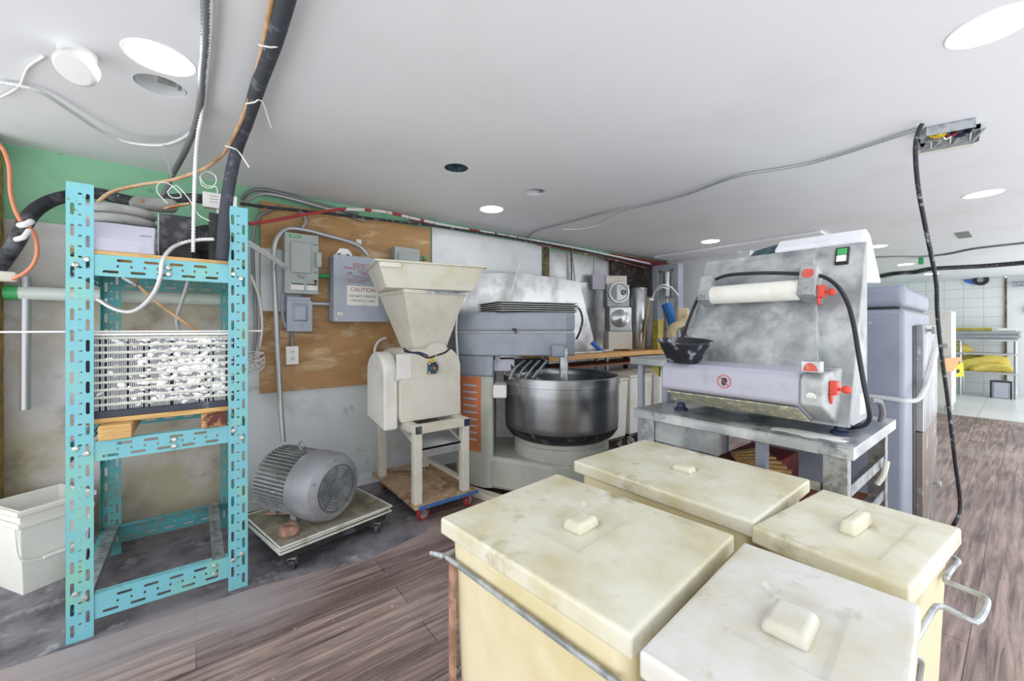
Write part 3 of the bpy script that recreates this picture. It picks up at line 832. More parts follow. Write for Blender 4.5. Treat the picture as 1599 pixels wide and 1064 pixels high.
cable('orange_cable', [(-0.657, 3.054, 1.814), (-0.627, 3.017, 1.755), (-0.614, 2.995, 1.677), (-0.625, 2.991, 1.613), (-0.654, 3.001, 1.568), (-0.699, 3.024, 1.535)], 0.008, M['orangewire'], 'orange cable curling from the hose wrap back to the picture edge', 'cable')
tag(MB().tube([(-0.677, 3.031, 1.8), (-0.646, 2.982, 1.801), (-0.633, 2.997, 1.819)], 0.014).tube([(-0.688, 3.028, 1.729), (-0.652, 2.974, 1.737), (-0.639, 2.989, 1.773)], 0.012).build('plastic_tie', M['cable_tie']), 'crumpled clear wrap tied round the black hose at left', 'tie')
cable('copper_loop', [(-0.615, 3.529, 1.917), (-0.639, 3.523, 1.867), (-0.646, 3.502, 1.794), (-0.64, 3.498, 1.72), (-0.633, 3.543, 1.65), (-0.657, 3.562, 1.593), (-0.711, 3.604, 1.551), (-0.779, 3.632, 1.534)], 0.008, M['copper'], 'bent copper pipe between the vertical pipe and the rack', 'pipe')
o = thing('pipe_valve', 'small brown brass valve on the bent copper pipe', 'valve', (-0.638, 3.47, 1.746))
MB().lathe([(0.012, -0.02), (0.02, -0.018), (0.02, -0.006), (0.012, -0.004), (0.012, 0.004), (0.02, 0.006), (0.02, 0.02), (0.012, 0.022)], n=8).build('body', M['brownpipe'], o, local=True)
MB().cyl((0, 0, 0), (0.03, -0.01, 0), 0.008, n=8).build('stem', M['bolt'], o, local=True)
tag(MB().cyl((-0.719, 3.3, 0.862), (-0.717, 3.3, 1.574), 0.02, n=14).build('vertical_pipe', M['bx']), 'grey vertical pipe on the wall at far left', 'pipe')
cable('wall_conduit', [(-0.765, 3.519, 1.592), (-0.727, 3.464, 1.615), (-0.701, 3.431, 1.65), (-0.71, 3.451, 1.713), (-0.745, 3.503, 1.764)], 0.011, M['bx'], 'grey conduit bend on top of the vertical pipe', 'conduit')
cable('armoured_cable', [(-0.741, 3.627, 1.936), (-0.696, 3.592, 1.944), (-0.645, 3.552, 1.91), (-0.609, 3.524, 1.871)], 0.009, M['bx'], 'short grey armoured cable between black hose and rack post', 'cable', ridge=0.18, pitch=0.016)
cable('armoured_cable', [(-0.844, 3.454, 1.551), (-0.779, 3.467, 1.529), (-0.724, 3.488, 1.483), (-0.653, 3.431, 1.461), (-0.578, 3.373, 1.45)], 0.008, M['bxwhite'], 'pale armoured cable running low across the wall at far left', 'cable', ridge=0.18, pitch=0.016)
cable('wall_wire', [(-0.883, 3.611, 1.453), (-0.801, 3.674, 1.422), (-0.695, 3.655, 1.417), (-0.622, 3.598, 1.424)], 0.006, M['hose'], 'grey wire sagging on the wall under the pale armoured cable', 'wire')
tag(MB().cbox((-0.742, 3.121, 1.554), (0.07, 0.03, 0.05), 0.3).build('yellow_foam', M['tub'], bevel=0.01), 'lump of yellow foam at the left end of the orange cable', 'foam')
for p, lab in (([(-0.111, 2.601, 1.91), (-0.151, 2.632, 1.966), (-0.146, 2.628, 2.007), (-0.111, 2.601, 2.01), (-0.067, 2.566, 1.966), (-0.059, 2.561, 1.941), (-0.091, 2.586, 1.938), (-0.111, 2.601, 1.966), (-0.079, 2.576, 1.998), (-0.03, 2.537, 1.935), (0.008, 2.508, 1.856), (0.052, 2.474, 1.825)], 'thin white wire curling above the grey filter'),
               ([(0.013, 2.53, 2.052), (0.023, 2.522, 2.005), (0.058, 2.495, 1.992), (0.078, 2.479, 2.024), (0.073, 2.483, 2.056), (0.038, 2.51, 2.075), (0.015, 2.528, 2.049), (0.038, 2.51, 2.005), (0.078, 2.479, 1.998), (0.083, 2.475, 1.967)], 'thin white wire looped above the white control box'),
               ([(-0.133, 2.707, 2.234), (-0.124, 2.89, 2.208), (-0.112, 3.008, 2.165)], 'thin white string hanging off the sagging armoured cable')):
    cable('thin_wire', p, 0.0022, M['wirewhite'], lab, 'wire', n=6)

# white tub with handle behind the rack
b_ = thing('plastic_tub', 'white plastic tub with bail handle on floor behind the rack', 'tub', (-0.635, 3.17, 0.0), R(33))
a = rect(-0.115, 0.115, -0.13, 0.13); c = rect(-0.135, 0.135, -0.15, 0.15)
ins = lambda q, d: [(x - d * (1 if x > 0 else -1), y - d * (1 if y > 0 else -1)) for x, y in q]
def tub(a, c, h, wall=0.006):
    rings = [[(x, y, 0) for x, y in a], [(x, y, h) for x, y in c], [(x, y, h) for x, y in ins(c, wall)], [(x, y, 0.012) for x, y in ins(a, wall)]]
    return MB().ring_loft(rings)
tub(a, c, 0.42).build('body', M['whiteplastic'], b_, local=True, bevel=0.02, seg=3)
for h, e in ((0.405, 0.012), (0.345, 0.006)):
    rings = [[(x, y, h - 0.012) for x, y in ins(c, 0.0)], [(x, y, h - 0.012) for x, y in ins(c, -e)], [(x, y, h + 0.012) for x, y in ins(c, -e)], [(x, y, h + 0.012) for x, y in ins(c, 0.0)]]
    MB().ring_loft(rings, closed=True).build('rim', M['whiteplastic'], b_, local=True, bevel=0.004)
MB().tube([(-0.14, -0.12, 0.34), (-0.138, -0.16, 0.2), (-0.08, -0.168, 0.165), (0.0, -0.168, 0.16), (0.09, -0.166, 0.2), (0.14, -0.13, 0.34)], 0.005).build('handle', M['whiteplastic'], b_, local=True)
MB().cyl((-0.06, -0.168, 0.163), (0.05, -0.168, 0.163), 0.011, n=10).build('grip', M['whiteplastic'], b_, local=True)

# electrical gear on the plywood
tag(MB().box(0.36, 1.69, 3.375, 3.4, 0.83, 2.21).build('plywood_sheet', M['ply'], bevel=0.002), 'large stained plywood sheet fixed to the wall behind the electrical boxes', 'plywood')
tag(MB().box(0.362, 0.62, 3.372, 3.3745, 1.42, 1.87).build('paint_patch', M['board']), 'pale painted patch on the left of the plywood panel', 'patch')
EY = 3.25
sw = thing('disconnect_switch', 'tall grey switch box with raised door panel on plywood', 'switch box', (0.6, 3.375, 1.55))
x0, x1, z0, z1 = (0.494, 0.717, 1.546, 1.983)
MB().box(x0, x1, EY, 3.374, z0, z1).build('case', M['elec'], sw, bevel=0.004)
MB().prism([(x0 + 0.035, EY + 0.001, z0 + 0.15), (x1 - 0.05, EY + 0.001, z0 + 0.15), (x1 - 0.05, EY + 0.001, z1 - 0.06), (x0 + 0.035, EY + 0.001, z1 - 0.06)], (0, -0.016, 0)).build('raised_panel', M['elec'], sw, bevel=0.008)
MB().box(x0 + 0.03, x0 + 0.105, EY - 0.003, EY, z1 - 0.034, z1 - 0.014).build('brand_plate', M['greenplastic'], sw)
MB().text('SIEMENS', 0.015, frame_mx((x0 + 0.0675, EY - 0.0035, z1 - 0.024), (1, 0, 0), (0, 0, 1))).build('brand_lettering', M['paper'], sw, smooth=0)
for a0, a1 in ((0.04, 0.125), (0.14, 0.215)):
    MB().box(x0 + a0, x0 + a1, EY - 0.002, EY, z0 + 0.03, z0 + 0.075).build('rating_label', M['paper'], sw)
    MB().box(x0 + a0 + 0.002, x0 + a1 - 0.002, EY - 0.003, EY, z0 + 0.066, z0 + 0.075).build('label_header', M['ink'], sw)
MB().cbox((x0 + 0.105, EY - 0.006, z0 + 0.125), (0.045, 0.012, 0.018), 0, 0, 0.4).build('latch', M['bxdark'], sw)
MB().box(x1 - 0.022, x1 + 0.012, EY - 0.04, EY + 0.0, z0 + 0.2, z0 + 0.31).build('lever', M['elec'], sw, bevel=0.004)
MB().text('ON', 0.02, frame_mx((x1 - 0.024, EY - 0.001, z1 - 0.07), (1, 0, 0), (0, 0, 1))).text('OFF', 0.016, frame_mx((x1 - 0.024, EY - 0.001, z0 + 0.16), (1, 0, 0), (0, 0, 1))).cbox((x1 - 0.022, EY - 0.001, z0 + 0.088), (0.01, 0.002, 0.03)).cbox((x1 - 0.022, EY - 0.001, z0 + 0.1), (0.022, 0.002, 0.012)).build('position_marks', M['ink'], sw, smooth=0)

rc = thing('receptacle_cover', 'small grey weatherproof outlet cover under the tall switch box', 'outlet box', (0.6, 3.375, 1.3))
x0, x1, z0, z1 = (0.525, 0.681, 1.272, 1.527)
MB().box(x0 - 0.01, x1 - 0.01, 3.29, 3.374, z0, z1).build('case', M['elec_blue'], rc, bevel=0.003)
MB().box(x0 - 0.012, x1, 3.278, 3.289, z0, z1 - 0.03).build('flap', M['elec_blue'], rc, bevel=0.003)
MB().frustum([(x0 + 0.02, z0 + 0.075), (x1 - 0.03, z0 + 0.075), (x1 - 0.03, z1 - 0.045), (x0 + 0.02, z1 - 0.045)], 0.0, [(x0 + 0.04, z0 + 0.085), (x1 - 0.05, z0 + 0.085), (x1 - 0.05, z1 - 0.075), (x0 + 0.04, z1 - 0.075)], 0.025).move(frame_mx((0, 3.278, 0), (1, 0, 0), (0, 0, 1))).build('embossed_panel', M['elec_blue'], rc, bevel=0.004)
MB().tube([(x0 - 0.03, 3.34, z1 + 0.02), (x0 - 0.03, 3.34, z0 + 0.12), (x0 - 0.01, 3.335, z0 + 0.03)], 0.011).build('side_conduit', M['elec_blue'], rc)
ol = thing('wall_outlet', 'white double socket low on the plywood panel', 'outlet', (0.6, 3.375, 1.1))
x0, x1, z0, z1 = (0.516, 0.6, 1.029, 1.164)
MB().box(x0, x1, 3.335, 3.374, z0, z1).build('cover_plate', M['white'], ol, bevel=0.004)
for zc in (0.7, 0.32):
    zz = z0 + (z1 - z0) * zc
    MB().lathe([(0.0, 0.0), (0.018, 0.0), (0.018, 0.003), (0.0, 0.003)], ((x0 + x1) / 2, 3.3345, zz), (0, -1, 0), n=20).build('socket', M['whiteplastic'], ol)
    MB().box((x0 + x1) / 2 - 0.009, (x0 + x1) / 2 - 0.006, 3.3305, 3.332, zz - 0.004, zz + 0.008).box((x0 + x1) / 2 + 0.006, (x0 + x1) / 2 + 0.009, 3.3305, 3.332, zz - 0.004, zz + 0.008).box((x0 + x1) / 2 - 0.002, (x0 + x1) / 2 + 0.002, 3.3305, 3.332, zz - 0.012, zz - 0.007).build('slots', M['ink'], ol)
tag(MB().cyl(((x0 + x1) / 2 - 0.0, 3.35, z1 + 0.001), ((x0 + x1) / 2 + 0.0, 3.35, 1.272 - 0.001), 0.01, n=10).build('conduit_stub', M['bxdark']), 'short dark conduit between outlet cover and white socket', 'conduit')

pc = thing('phase_converter_box', 'wide blue grey electrical box with printed lettering and caution label', 'electrical box', (1.0, 3.375, 1.3))
PY = 3.2
x0, x1, z0, z1 = (0.812, 1.229, 1.348, 1.848)
MB().box(x0, x1, PY, 3.374, z0, z1).build('case', M['elec_blue'], pc, bevel=0.004)
MB().box(x0 - 0.003, x1 + 0.003, PY - 0.006, PY, z0 - 0.002, z1 + 0.004).build('front_cover', M['elec_blue'], pc, bevel=0.003)
fy = PY - 0.0065
lw = x1 - x0
b1, b2 = MB(), MB()
f = lambda u, v: frame_mx((x0 + lw * u, fy, z0 + (z1 - z0) * v), (1, 0, 0), (0, 0, 1))
b1.text('RENCO', 0.042, f(0.5, 0.87)).text('HP____', 0.03, f(0.34, 0.735)).text('VOLTS____', 0.03, f(0.66, 0.735)).text('PHASE CONVERTER', 0.03, f(0.5, 0.815)).text('MODEL', 0.02, f(0.5, 0.77))
b2.text('TO BE INSTALLED BY', 0.016, f(0.5, 0.68)).text('A QUALIFIED ELECTRICIAN', 0.015, f(0.42, 0.64)).text('ROTARY TYPE ONLY', 0.015, f(0.4, 0.605))
b1.build('print_dark', M['inkred'], pc, smooth=0)
b2.build('print_red', M['inkred'], pc, smooth=0)
q = MB().box(x0 + lw * 0.22, x0 + lw * 0.8, fy - 0.001, fy, z0 + (z1 - z0) * 0.25, z0 + (z1 - z0) * 0.55).build('caution_label', M['paper'], pc)
MB().text('CAUTION', 0.042, Matrix.Translation((0, -0.0012, 0)) @ f(0.51, 0.49)).build('caution_word', M['inkred'], q, smooth=0)
MB().text('DO NOT OPERATE', 0.024, Matrix.Translation((0, -0.0012, 0)) @ f(0.51, 0.39)).text('WITHOUT LOAD', 0.024, Matrix.Translation((0, -0.0012, 0)) @ f(0.51, 0.32)).build('caution_lines', M['ink'], q, smooth=0)
MB().box(x0 + lw * 0.05, x0 + lw * 0.15, fy - 0.001, fy, z0 + (z1 - z0) * 0.09, z0 + (z1 - z0) * 0.14).build('small_label', M['paper'], pc)
for u in (0.04, 0.96):
    for v in (0.04, 0.96):
        MB().lathe([(0.0, 0.0), (0.007, 0.0), (0.006, 0.004), (0.0, 0.005)], (x0 + lw * u, fy, z0 + (z1 - z0) * v), (0, -1, 0), n=10).build('screw', M['bolt'], pc)
MB().prism([(x0 + 0.02, PY + 0.06, z1 + 0.004), (x0 + 0.15, PY + 0.06, z1 + 0.004), (x0 + 0.15, PY + 0.06, z1 + 0.03), (x0 + 0.12, PY + 0.06, z1 + 0.065), (x0 + 0.06, PY + 0.06, z1 + 0.065)], (0, 0.02, 0)).build('mounting_tab', M['white'], pc, bevel=0.003)
for xx in (0.05, 0.115):
    MB().box(x0 + xx - 0.008, x0 + xx + 0.014, PY + 0.0585, PY + 0.06, z1 + 0.014, z1 + 0.024).build('tab_slot', M['ink'], pc)
XP0 = x0
tag(MB().cyl((x0 - 0.13, 3.33, z0 + 0.135), (x0 - 0.002, 3.33, z0 + 0.135), 0.018, n=14).build('conduit_nipple', M['bx']), 'short grey conduit joining the switch box and the lettered box', 'conduit')
tag(MB().cyl((x0 - 0.1, 3.33, z1 - 0.15), (x0 - 0.002, 3.33, z1 - 0.15), 0.016, n=14).build('green_bushing', M['greenplastic']), 'bright green bushing between the two big electrical boxes', 'bushing')
pb = thing('pull_box', 'small grey box on plywood behind the yellow tub', 'electrical box', (1.4, 3.375, 1.6))
x0, x1, z0, z1 = (1.311, 1.537, 1.702, 1.984)
MB().box(x0, x1, 3.27, 3.374, z0, z1).build('case', M['elec'], pb, bevel=0.003)
MB().box(x0 + 0.03, x1 - 0.03, 3.258, 3.269, z0 + 0.03, z1 - 0.045).build('raised_panel', M['elec'], pb, bevel=0.005)
MB().cyl((x1, 3.31, z1 - 0.08), (x1 + 0.05, 3.31, z1 - 0.07), 0.012).build('connector', M['bxdark'], pb)
MB().cyl((x1 + 0.05, 3.31, z1 - 0.07), (x1 + 0.075, 3.31, z1 - 0.065), 0.02).build('green_knob', M['greenplastic'], pb)
tag(MB().box(*(1.028, 1.069), 3.372, 3.3745, *(1.986, 2.023)).build('sticker', M['paper']), 'tiny white sticker on the plywood above the lettered box', 'sticker')
cable('flexible_conduit', [(0.488, 3.26, 0.49), (0.475, 3.28, 0.716), (0.461, 3.3, 1.08), (0.446, 3.3, 1.446), (0.432, 3.29, 1.717), (0.434, 3.27, 1.873), (0.465, 3.27, 1.963), (0.527, 3.28, 2.015), (0.645, 3.28, 2.019), (0.777, 3.28, 2.0), (0.917, 3.28, 1.98), (1.025, 3.28, 1.948), (1.086, 3.28, 1.888)], 0.017, M['bx'],
      'grey conduit arching over the switch box and dropping behind the motor', 'conduit', n=12)
for dz, lab in ((0, 'upper of two bright tubes from rack post to switch box'), (6, 'lower of two bright tubes from rack post to switch box')):
    pts = [(0.239, 2.734, 1.789), (0.294, 2.817, 1.772), (0.376, 2.944, 1.753), (0.446, 3.054, 1.73), (0.515, 3.28, 1.737)]
    cable('steel_tube', [(x, y, z - dz * 0.003) for x, y, z in pts], 0.009, M['bxwhite'], lab, 'tube')
cable('wall_conduit', [(0.31, 3.33, 1.086), (0.332, 3.36, 1.264), (0.328, 3.36, 1.49), (0.316, 3.36, 1.715), (0.316, 3.36, 1.94), (0.347, 3.36, 2.081), (0.408, 3.35, 2.135), (0.487, 3.34, 2.184)], 0.011, M['bxdark'], 'grey conduit rising beside the rack to the pipes at the ceiling', 'conduit', ridge=0.08)
cable('wall_conduit', [(0.296, 3.3, 1.662), (0.349, 3.34, 1.512), (0.37, 3.36, 1.309), (0.351, 3.36, 1.15)], 0.009, M['wirewhite'], 'white cable curving down the wall right of the rack', 'cable')
cable('wall_conduit', [(0.611, 3.33, 2.033), (0.65, 3.35, 2.105), (0.615, 3.35, 2.172), (0.549, 3.34, 2.181)], 0.013, M['bx'], 'short bent armoured conduit above the switch box', 'conduit', ridge=0.18, pitch=0.018)
o = MB()
rn = random.Random(5)
c0 = Vector((0.325, 3.33, 1.063))
for k in range(9):
    pts = [c0 + Vector((rn.uniform(-0.06, 0.06), rn.uniform(-0.05, 0.03), rn.uniform(-0.07, 0.07))) for _ in range(6)]
    o.tube(pts, 0.004, n=6)
tag(o.build('wire_bundle', M['wirewhite']), 'tangle of white wire ends on the wall right of the rack', 'wire bundle')

# pipes along the top of the long wall
def run(name, pts, r, m, lab, cat='pipe', ridge=0.0):
    cable(name, pts, r, m, lab, cat, ridge=ridge, n=10)
run('armoured_cable', [(0.244, 3.3, 2.173), (0.292, 3.34, 2.246), (0.37, 3.36, 2.285), (0.533, 3.37, 2.28), (0.848, 3.38, 2.245), (1.046, 3.38, 2.229)], 0.012, M['bxdark'], 'dark armoured cable bending along the green wall top by the rack', 'cable', 0.1)
run('armoured_cable', [(0.237, 3.2, 2.104), (0.294, 3.28, 2.186), (0.375, 3.33, 2.247), (0.53, 3.35, 2.255), (0.843, 3.36, 2.22), (1.091, 3.36, 2.18)], 0.012, M['bx'], 'second armoured cable just below the first along the green wall top', 'cable', 0.1)
run('ceiling_pipe', [(0.224, 3.12, 2.099), (0.385, 3.16, 2.113), (0.714, 3.2, 2.146), (1.207, 3.24, 2.179), (1.815, 3.27, 2.215), (2.567, 3.28, 2.226), (3.526, 3.28, 2.221), (5.061, 3.28, 2.178)], 0.011, M['cord'], 'thin black pipe running the whole wall top from the rack', 'pipe')
run('ceiling_pipe', [(0.249, 2.85, 1.917), (0.395, 2.95, 1.984), (0.56, 3.05, 2.067), (0.744, 3.14, 2.147), (0.889, 3.18, 2.201)], 0.011, M['redpipe'], 'red pipe rising from the rack toward the wall top', 'pipe')
run('ceiling_pipe', [(0.751, 3.17, 2.164), (0.942, 3.2, 2.21), (1.207, 3.24, 2.247), (1.505, 3.28, 2.247), (1.831, 3.3, 2.241), (2.268, 3.31, 2.247), (2.854, 3.31, 2.249)], 0.012, M['redwhite'], 'red and white taped pipe along the wall top above the hopper', 'pipe')
run('ceiling_pipe', [(1.455, 3.3, 2.232), (1.848, 3.33, 2.243), (2.447, 3.34, 2.246), (3.168, 3.34, 2.231), (4.063, 3.34, 2.229), (5.138, 3.34, 2.22)], 0.01, M['brownpipe'], 'thin brown pipe along the wall top behind the taped pipe', 'pipe')
run('ceiling_pipe', [(2.846, 3.3, 2.247), (3.333, 3.3, 2.245), (4.014, 3.3, 2.234), (5.06, 3.3, 2.208)], 0.012, M['ceiling'], 'white pipe along the wall top above the steel panels', 'pipe')
run('ceiling_pipe', [(2.894, 3.25, 2.196), (3.376, 3.24, 2.182), (4.064, 3.24, 2.167), (4.922, 3.24, 2.124)], 0.009, M['brownpipe'], 'lowest brown pipe along the wall top above the steel panels', 'pipe')
cable('hanging_cable', [(2.706, 3.22, 2.194), (2.426, 3.0, 1.863), (2.238, 2.85, 1.657), (2.149, 2.8, 1.513)], 0.005, M['wirewhite'], 'thin white cable hanging from the wall pipes to the trays', 'cable')
cable('hanging_cable', [(3.533, 3.37, 2.251), (3.544, 3.37, 1.93), (3.533, 3.37, 1.545)], 0.008, M['cord'], 'black cable hanging straight on the steel wall panels', 'cable')
cable('hanging_cable', [(3.534, 3.36, 2.219), (3.589, 3.36, 1.855), (3.6, 3.36, 1.47)], 0.007, M['bxdark'], 'grey cable hanging beside the black one on the steel panels', 'cable')


# ------------------------------------------------------------------ motor on a stack of wire trays
MA = R(12)
MC = (0.60, 2.70)
dy_ = thing('tray_dolly', 'dark steel wheeled frame under the motor and trays', 'dolly', (MC[0], MC[1], 0), MA)
b = MB()
b.box(-0.30, 0.30, -0.26, -0.225, 0.085, 0.125).box(-0.30, 0.30, 0.225, 0.26, 0.085, 0.125).box(-0.30, -0.265, -0.225, 0.225, 0.085, 0.125).box(0.265, 0.30, -0.225, 0.225, 0.085, 0.125)
b.build('frame', M['darkmetal'], dy_, local=True, bevel=0.003)


def caster(parent, x, y, ztop, r, wheel_m, hub_m, fork_m, ang=0.4, wd=0.026):
    mx = Matrix.Translation((x, y, 0)) @ Matrix.Rotation(ang, 4, 'Z')
    c = MB().box(-0.03, 0.03, -0.025, 0.025, ztop - 0.006, ztop, mx)
    c.prism([mx @ Vector(p) for p in ((-0.024, -wd * 0.75, ztop - 0.006), (0.02, -wd * 0.75, ztop - 0.006), (0.036, -wd * 0.75, r - 0.008), (0.012, -wd * 0.75, r - 0.008))], mx.to_3x3() @ Vector((0, 0.003, 0)))
    c.prism([mx @ Vector(p) for p in ((-0.024, wd * 0.75, ztop - 0.006), (0.02, wd * 0.75, ztop - 0.006), (0.036, wd * 0.75, r - 0.008), (0.012, wd * 0.75, r - 0.008))], mx.to_3x3() @ Vector((0, -0.003, 0)))
    o = c.build('caster', fork_m, parent, local=True)
    p0, p1 = mx @ Vector((0.024, -wd / 2, r)), mx @ Vector((0.024, wd / 2, r))
    ax = p1 - p0
    MB().lathe([(r * 0.62, 0), (r * 0.95, 0), (r, 0.004), (r, wd - 0.004), (r * 0.95, wd), (r * 0.62, wd)], p0, ax, n=24, cap=False).build('wheel', wheel_m, o, local=True)
    MB().lathe([(0.0, -0.003), (0.008, -0.003), (0.009, 0.003), (r * 0.62, 0.003), (r * 0.62, wd - 0.003), (0.009, wd - 0.003), (0.0, wd)], p0, ax, n=20).build('hub', hub_m, o, local=True)
    return o


for x, y in ((-0.25, -0.235), (0.25, -0.235), (-0.25, 0.235), (0.25, 0.235)):
    caster(dy_, x, y, 0.0845, 0.034, M['darkmetal'], M['galv'], M['galv'], 0.9)

tr = thing('wire_tray', 'lowest coated wire tray directly on the dark dolly', 'tray', (MC[0], MC[1], 0.126), MA)
b = MB()
X_, Y_ = 0.325, 0.275
b.tube([(-X_, -Y_, 0.008), (X_, -Y_, 0.008), (X_, Y_, 0.008), (-X_, Y_, 0.008)], 0.0065, raw=True, closed=True)
b.build('rim', M['rackwhite'], tr, local=True)
b = MB()
n = 62
for i in range(1, n):
    x = -X_ + 2 * X_ * i / n
    b.box(x - 0.0028, x + 0.0028, -Y_, Y_, 0.0075, 0.0105)
b.build('grille', M['rackgrey'], tr, local=True, smooth=0)
b = MB()
for x in (-0.12, 0.14):
    b.box(x - 0.004, x + 0.004, -Y_, Y_, 0.002, 0.0074)
b.box(-X_, X_, -0.004, 0.004, 0.002, 0.0074)
b.build('cross_wires', M['rackwhite'], tr, local=True, smooth=0)
MB().box(-X_ + 0.004, X_ - 0.004, -Y_ + 0.004, Y_ - 0.004, 0.0012, 0.0019).build('liner', M['rackgrey'], tr, local=True)
dup(tr, (MC[0] - 0.006, MC[1] + 0.004, 0.1425), MA + 0.015, 'middle coated wire tray of the three under the motor')
dup(tr, (MC[0] + 0.004, MC[1] - 0.004, 0.159), MA - 0.01, 'top coated wire tray carrying the motor and rusty ring')
TZ = 0.1725

mo = thing('electric_motor', 'big grey finned electric motor with round fan cover', 'motor', (0.62, 2.68, TZ))
ax = Vector((0.46, -0.888, 0.0)).normalized()
MR = 0.19
MCZ = TZ + MR + 0.012
c1 = Vector((0.64, 2.452, 0.37)); c1.z = MCZ
bk = c1 - ax * 0.50
u_ = Vector((0, 0, 1)); v_ = ax.cross(u_)
MB().lathe([(0.0, -0.012), (0.05, -0.012), (0.06, 0.0), (0.165, 0.0), (0.168, 0.02), (0.168, 0.33), (0.0, 0.33)], bk, ax, n=48).build('stator_body', M['motor'], mo)
b = MB()
nf = 52
for i in range(nf):
    a = 2 * math.pi * i / nf
    if math.sin(a) < -0.93: continue
    d = u_ * math.sin(a) + v_ * math.cos(a)
    s = ax.cross(d) * 0.0035
    r0, r1 = 0.16, MR
    q = [bk + ax * 0.012 + d * r0 - s, bk + ax * 0.32 + d * r0 - s, bk + ax * 0.32 + d * r1 - s, bk + ax * 0.03 + d * r1 - s]
    b.prism(q, s * 2)
b.build('cooling_fins', M['motor'], mo, smooth=0)
cap_o = MB().lathe([(MR - 0.002, 0.30), (MR + 0.004, 0.305), (MR + 0.006, 0.34), (MR + 0.005, 0.43), (MR - 0.012, 0.475), (MR - 0.045, 0.497), (0.135, 0.502), (0.1325, 0.5), (0.1325, 0.496), (MR - 0.05, 0.49), (MR - 0.02, 0.47), (MR - 0.003, 0.43), (MR - 0.004, 0.30)],
                   bk, ax, n=64, cap=False).build('fan_cowl', M['motorcap'], mo)
gm = Matrix.Translation(c1) @ Matrix((v_, u_, ax)).transposed().to_4x4()
rings = []
hs = []
sect = 8
for r0, r1 in ((0.05, 0.058), (0.0655, 0.0735), (0.081, 0.089), (0.0965, 0.1045), (0.112, 0.121)):
    for k in range(sect):
        a0 = 2 * math.pi * k / sect + 0.005 / r0; a1 = 2 * math.pi * (k + 1) / sect - 0.005 / r0
        m_ = 9
        hs.append([(r1 * math.cos(a0 + (a1 - a0) * j / m_), r1 * math.sin(a0 + (a1 - a0) * j / m_)) for j in range(m_ + 1)] +
                  [(r0 * math.cos(a1 - (a1 - a0) * j / m_), r0 * math.sin(a1 - (a1 - a0) * j / m_)) for j in range(m_ + 1)])
MB().plate(circ(0, 0, 0.134, 64), hs, 0.004, gm).build('fan_grille', M['grille'], mo, smooth=0)
MB().lathe([(0.0, 0.40), (0.13, 0.40), (0.13, 0.487), (0.0, 0.487)], bk, ax, n=32).build('fan', M['whiteplastic'], mo)
eye = bk + ax * 0.2 + u_ * (MR + 0.022)
MB().tube([eye + ax * 0.02 * math.cos(t) + u_ * 0.02 * math.sin(t) for t in [2 * math.pi * k / 16 for k in range(16)]], 0.0065, raw=True, closed=True).cyl(eye - u_ * 0.02 - u_ * 0.012, eye - u_ * 0.015, 0.012).build('lifting_eye', M['motor'], mo)
MB().cyl(bk - ax * 0.05, bk, 0.02).build('shaft', M['galv'], mo)
MB().box(-0.05, 0.05, -0.03, 0.03, -0.03, 0.03, Matrix.Translation(bk + ax * 0.1 - v_ * (MR - 0.0)) ).build('terminal_box', M['motor'], mo, bevel=0.005)
b = MB()
for k in (0.06, 0.24):
    p = bk + ax * k
    b.box(-0.085, 0.085, -0.025, 0.025, 0, 0.03, Matrix.Translation((p.x, p.y, TZ + 0.0005)) @ Matrix.Rotation(math.atan2(v_.y, v_.x), 4, 'Z'))
b.build('feet', M['motor'], mo, bevel=0.004)
tag(MB().lathe([(0.022, 0.0), (0.052, 0.0), (0.054, 0.012), (0.046, 0.038), (0.036, 0.046), (0.022, 0.046), (0.02, 0.02)], (0.401, 2.496, TZ), n=28, cap=False).build('pipe_collar', M['rust'], bevel=0.002),
    'rusty iron collar lying on the tray corner by the motor', 'collar')
q = (0.394, 2.791, 0.1725)
tag(MB().cbox((q[0], q[1], TZ + 0.006), (0.15, 0.022, 0.01), R(-38)).build('iron_bar', M['rust'], bevel=0.002), 'short rusty flat bar lying beside the motor', 'bar')

# ------------------------------------------------------------------ feed mill with hopper on a plywood dolly
pd = thing('plywood_dolly', 'plywood dolly with blue edge and red wheels under the hopper machine', 'dolly', (1.35, 2.84, 0))
MB().box(1.115, 1.60, 2.44, 3.26, 0.112, 0.133).build('deck', M['ply_pale'], pd, bevel=0.002)
MB().box(1.14, 1.60, 2.4355, 2.4395, 0.110, 0.134).build('blue_edge', M['bluepaint'], pd)
for x, y, a in ((-0.17, -0.33, 0.2), (0.19, -0.34, 0.5), (-0.17, 0.33, 1.2), (0.19, 0.33, 0.4)):
    caster(pd, x, y, 0.1115, 0.045, M['redpipe'], M['elec'], M['galv'], a, 0.032)

hm = thing('hopper_mill', 'cream painted feed mill with square funnel on four legs', 'machine', (1.34, 2.8, 0.133))
HX0, HX1, HY0, HY1 = 1.125, 1.545, 2.47, 3.16
for x in (HX0, HX1 - 0.055):
    for y in (HY0, HY1 - 0.055):
        MB().box(x, x + 0.055, y, y + 0.055, 0.1335, 0.597).build('leg', M['cream'], hm, bevel=0.003)
b = MB()
b.box(HX0 - 0.004, HX1 + 0.004, HY0 - 0.004, HY0 + 0.056, 0.597, 0.652)
b.box(HX0 - 0.004, HX1 + 0.004, HY1 - 0.056, HY1 + 0.004, 0.597, 0.652)
b.box(HX0 - 0.004, HX0 + 0.052, HY0 + 0.056, HY1 - 0.056, 0.597, 0.652)
b.box(HX1 - 0.052, HX1 + 0.004, HY0 + 0.056, HY1 - 0.056, 0.597, 0.652)
b.build('top_frame', M['cream'], hm, bevel=0.003)
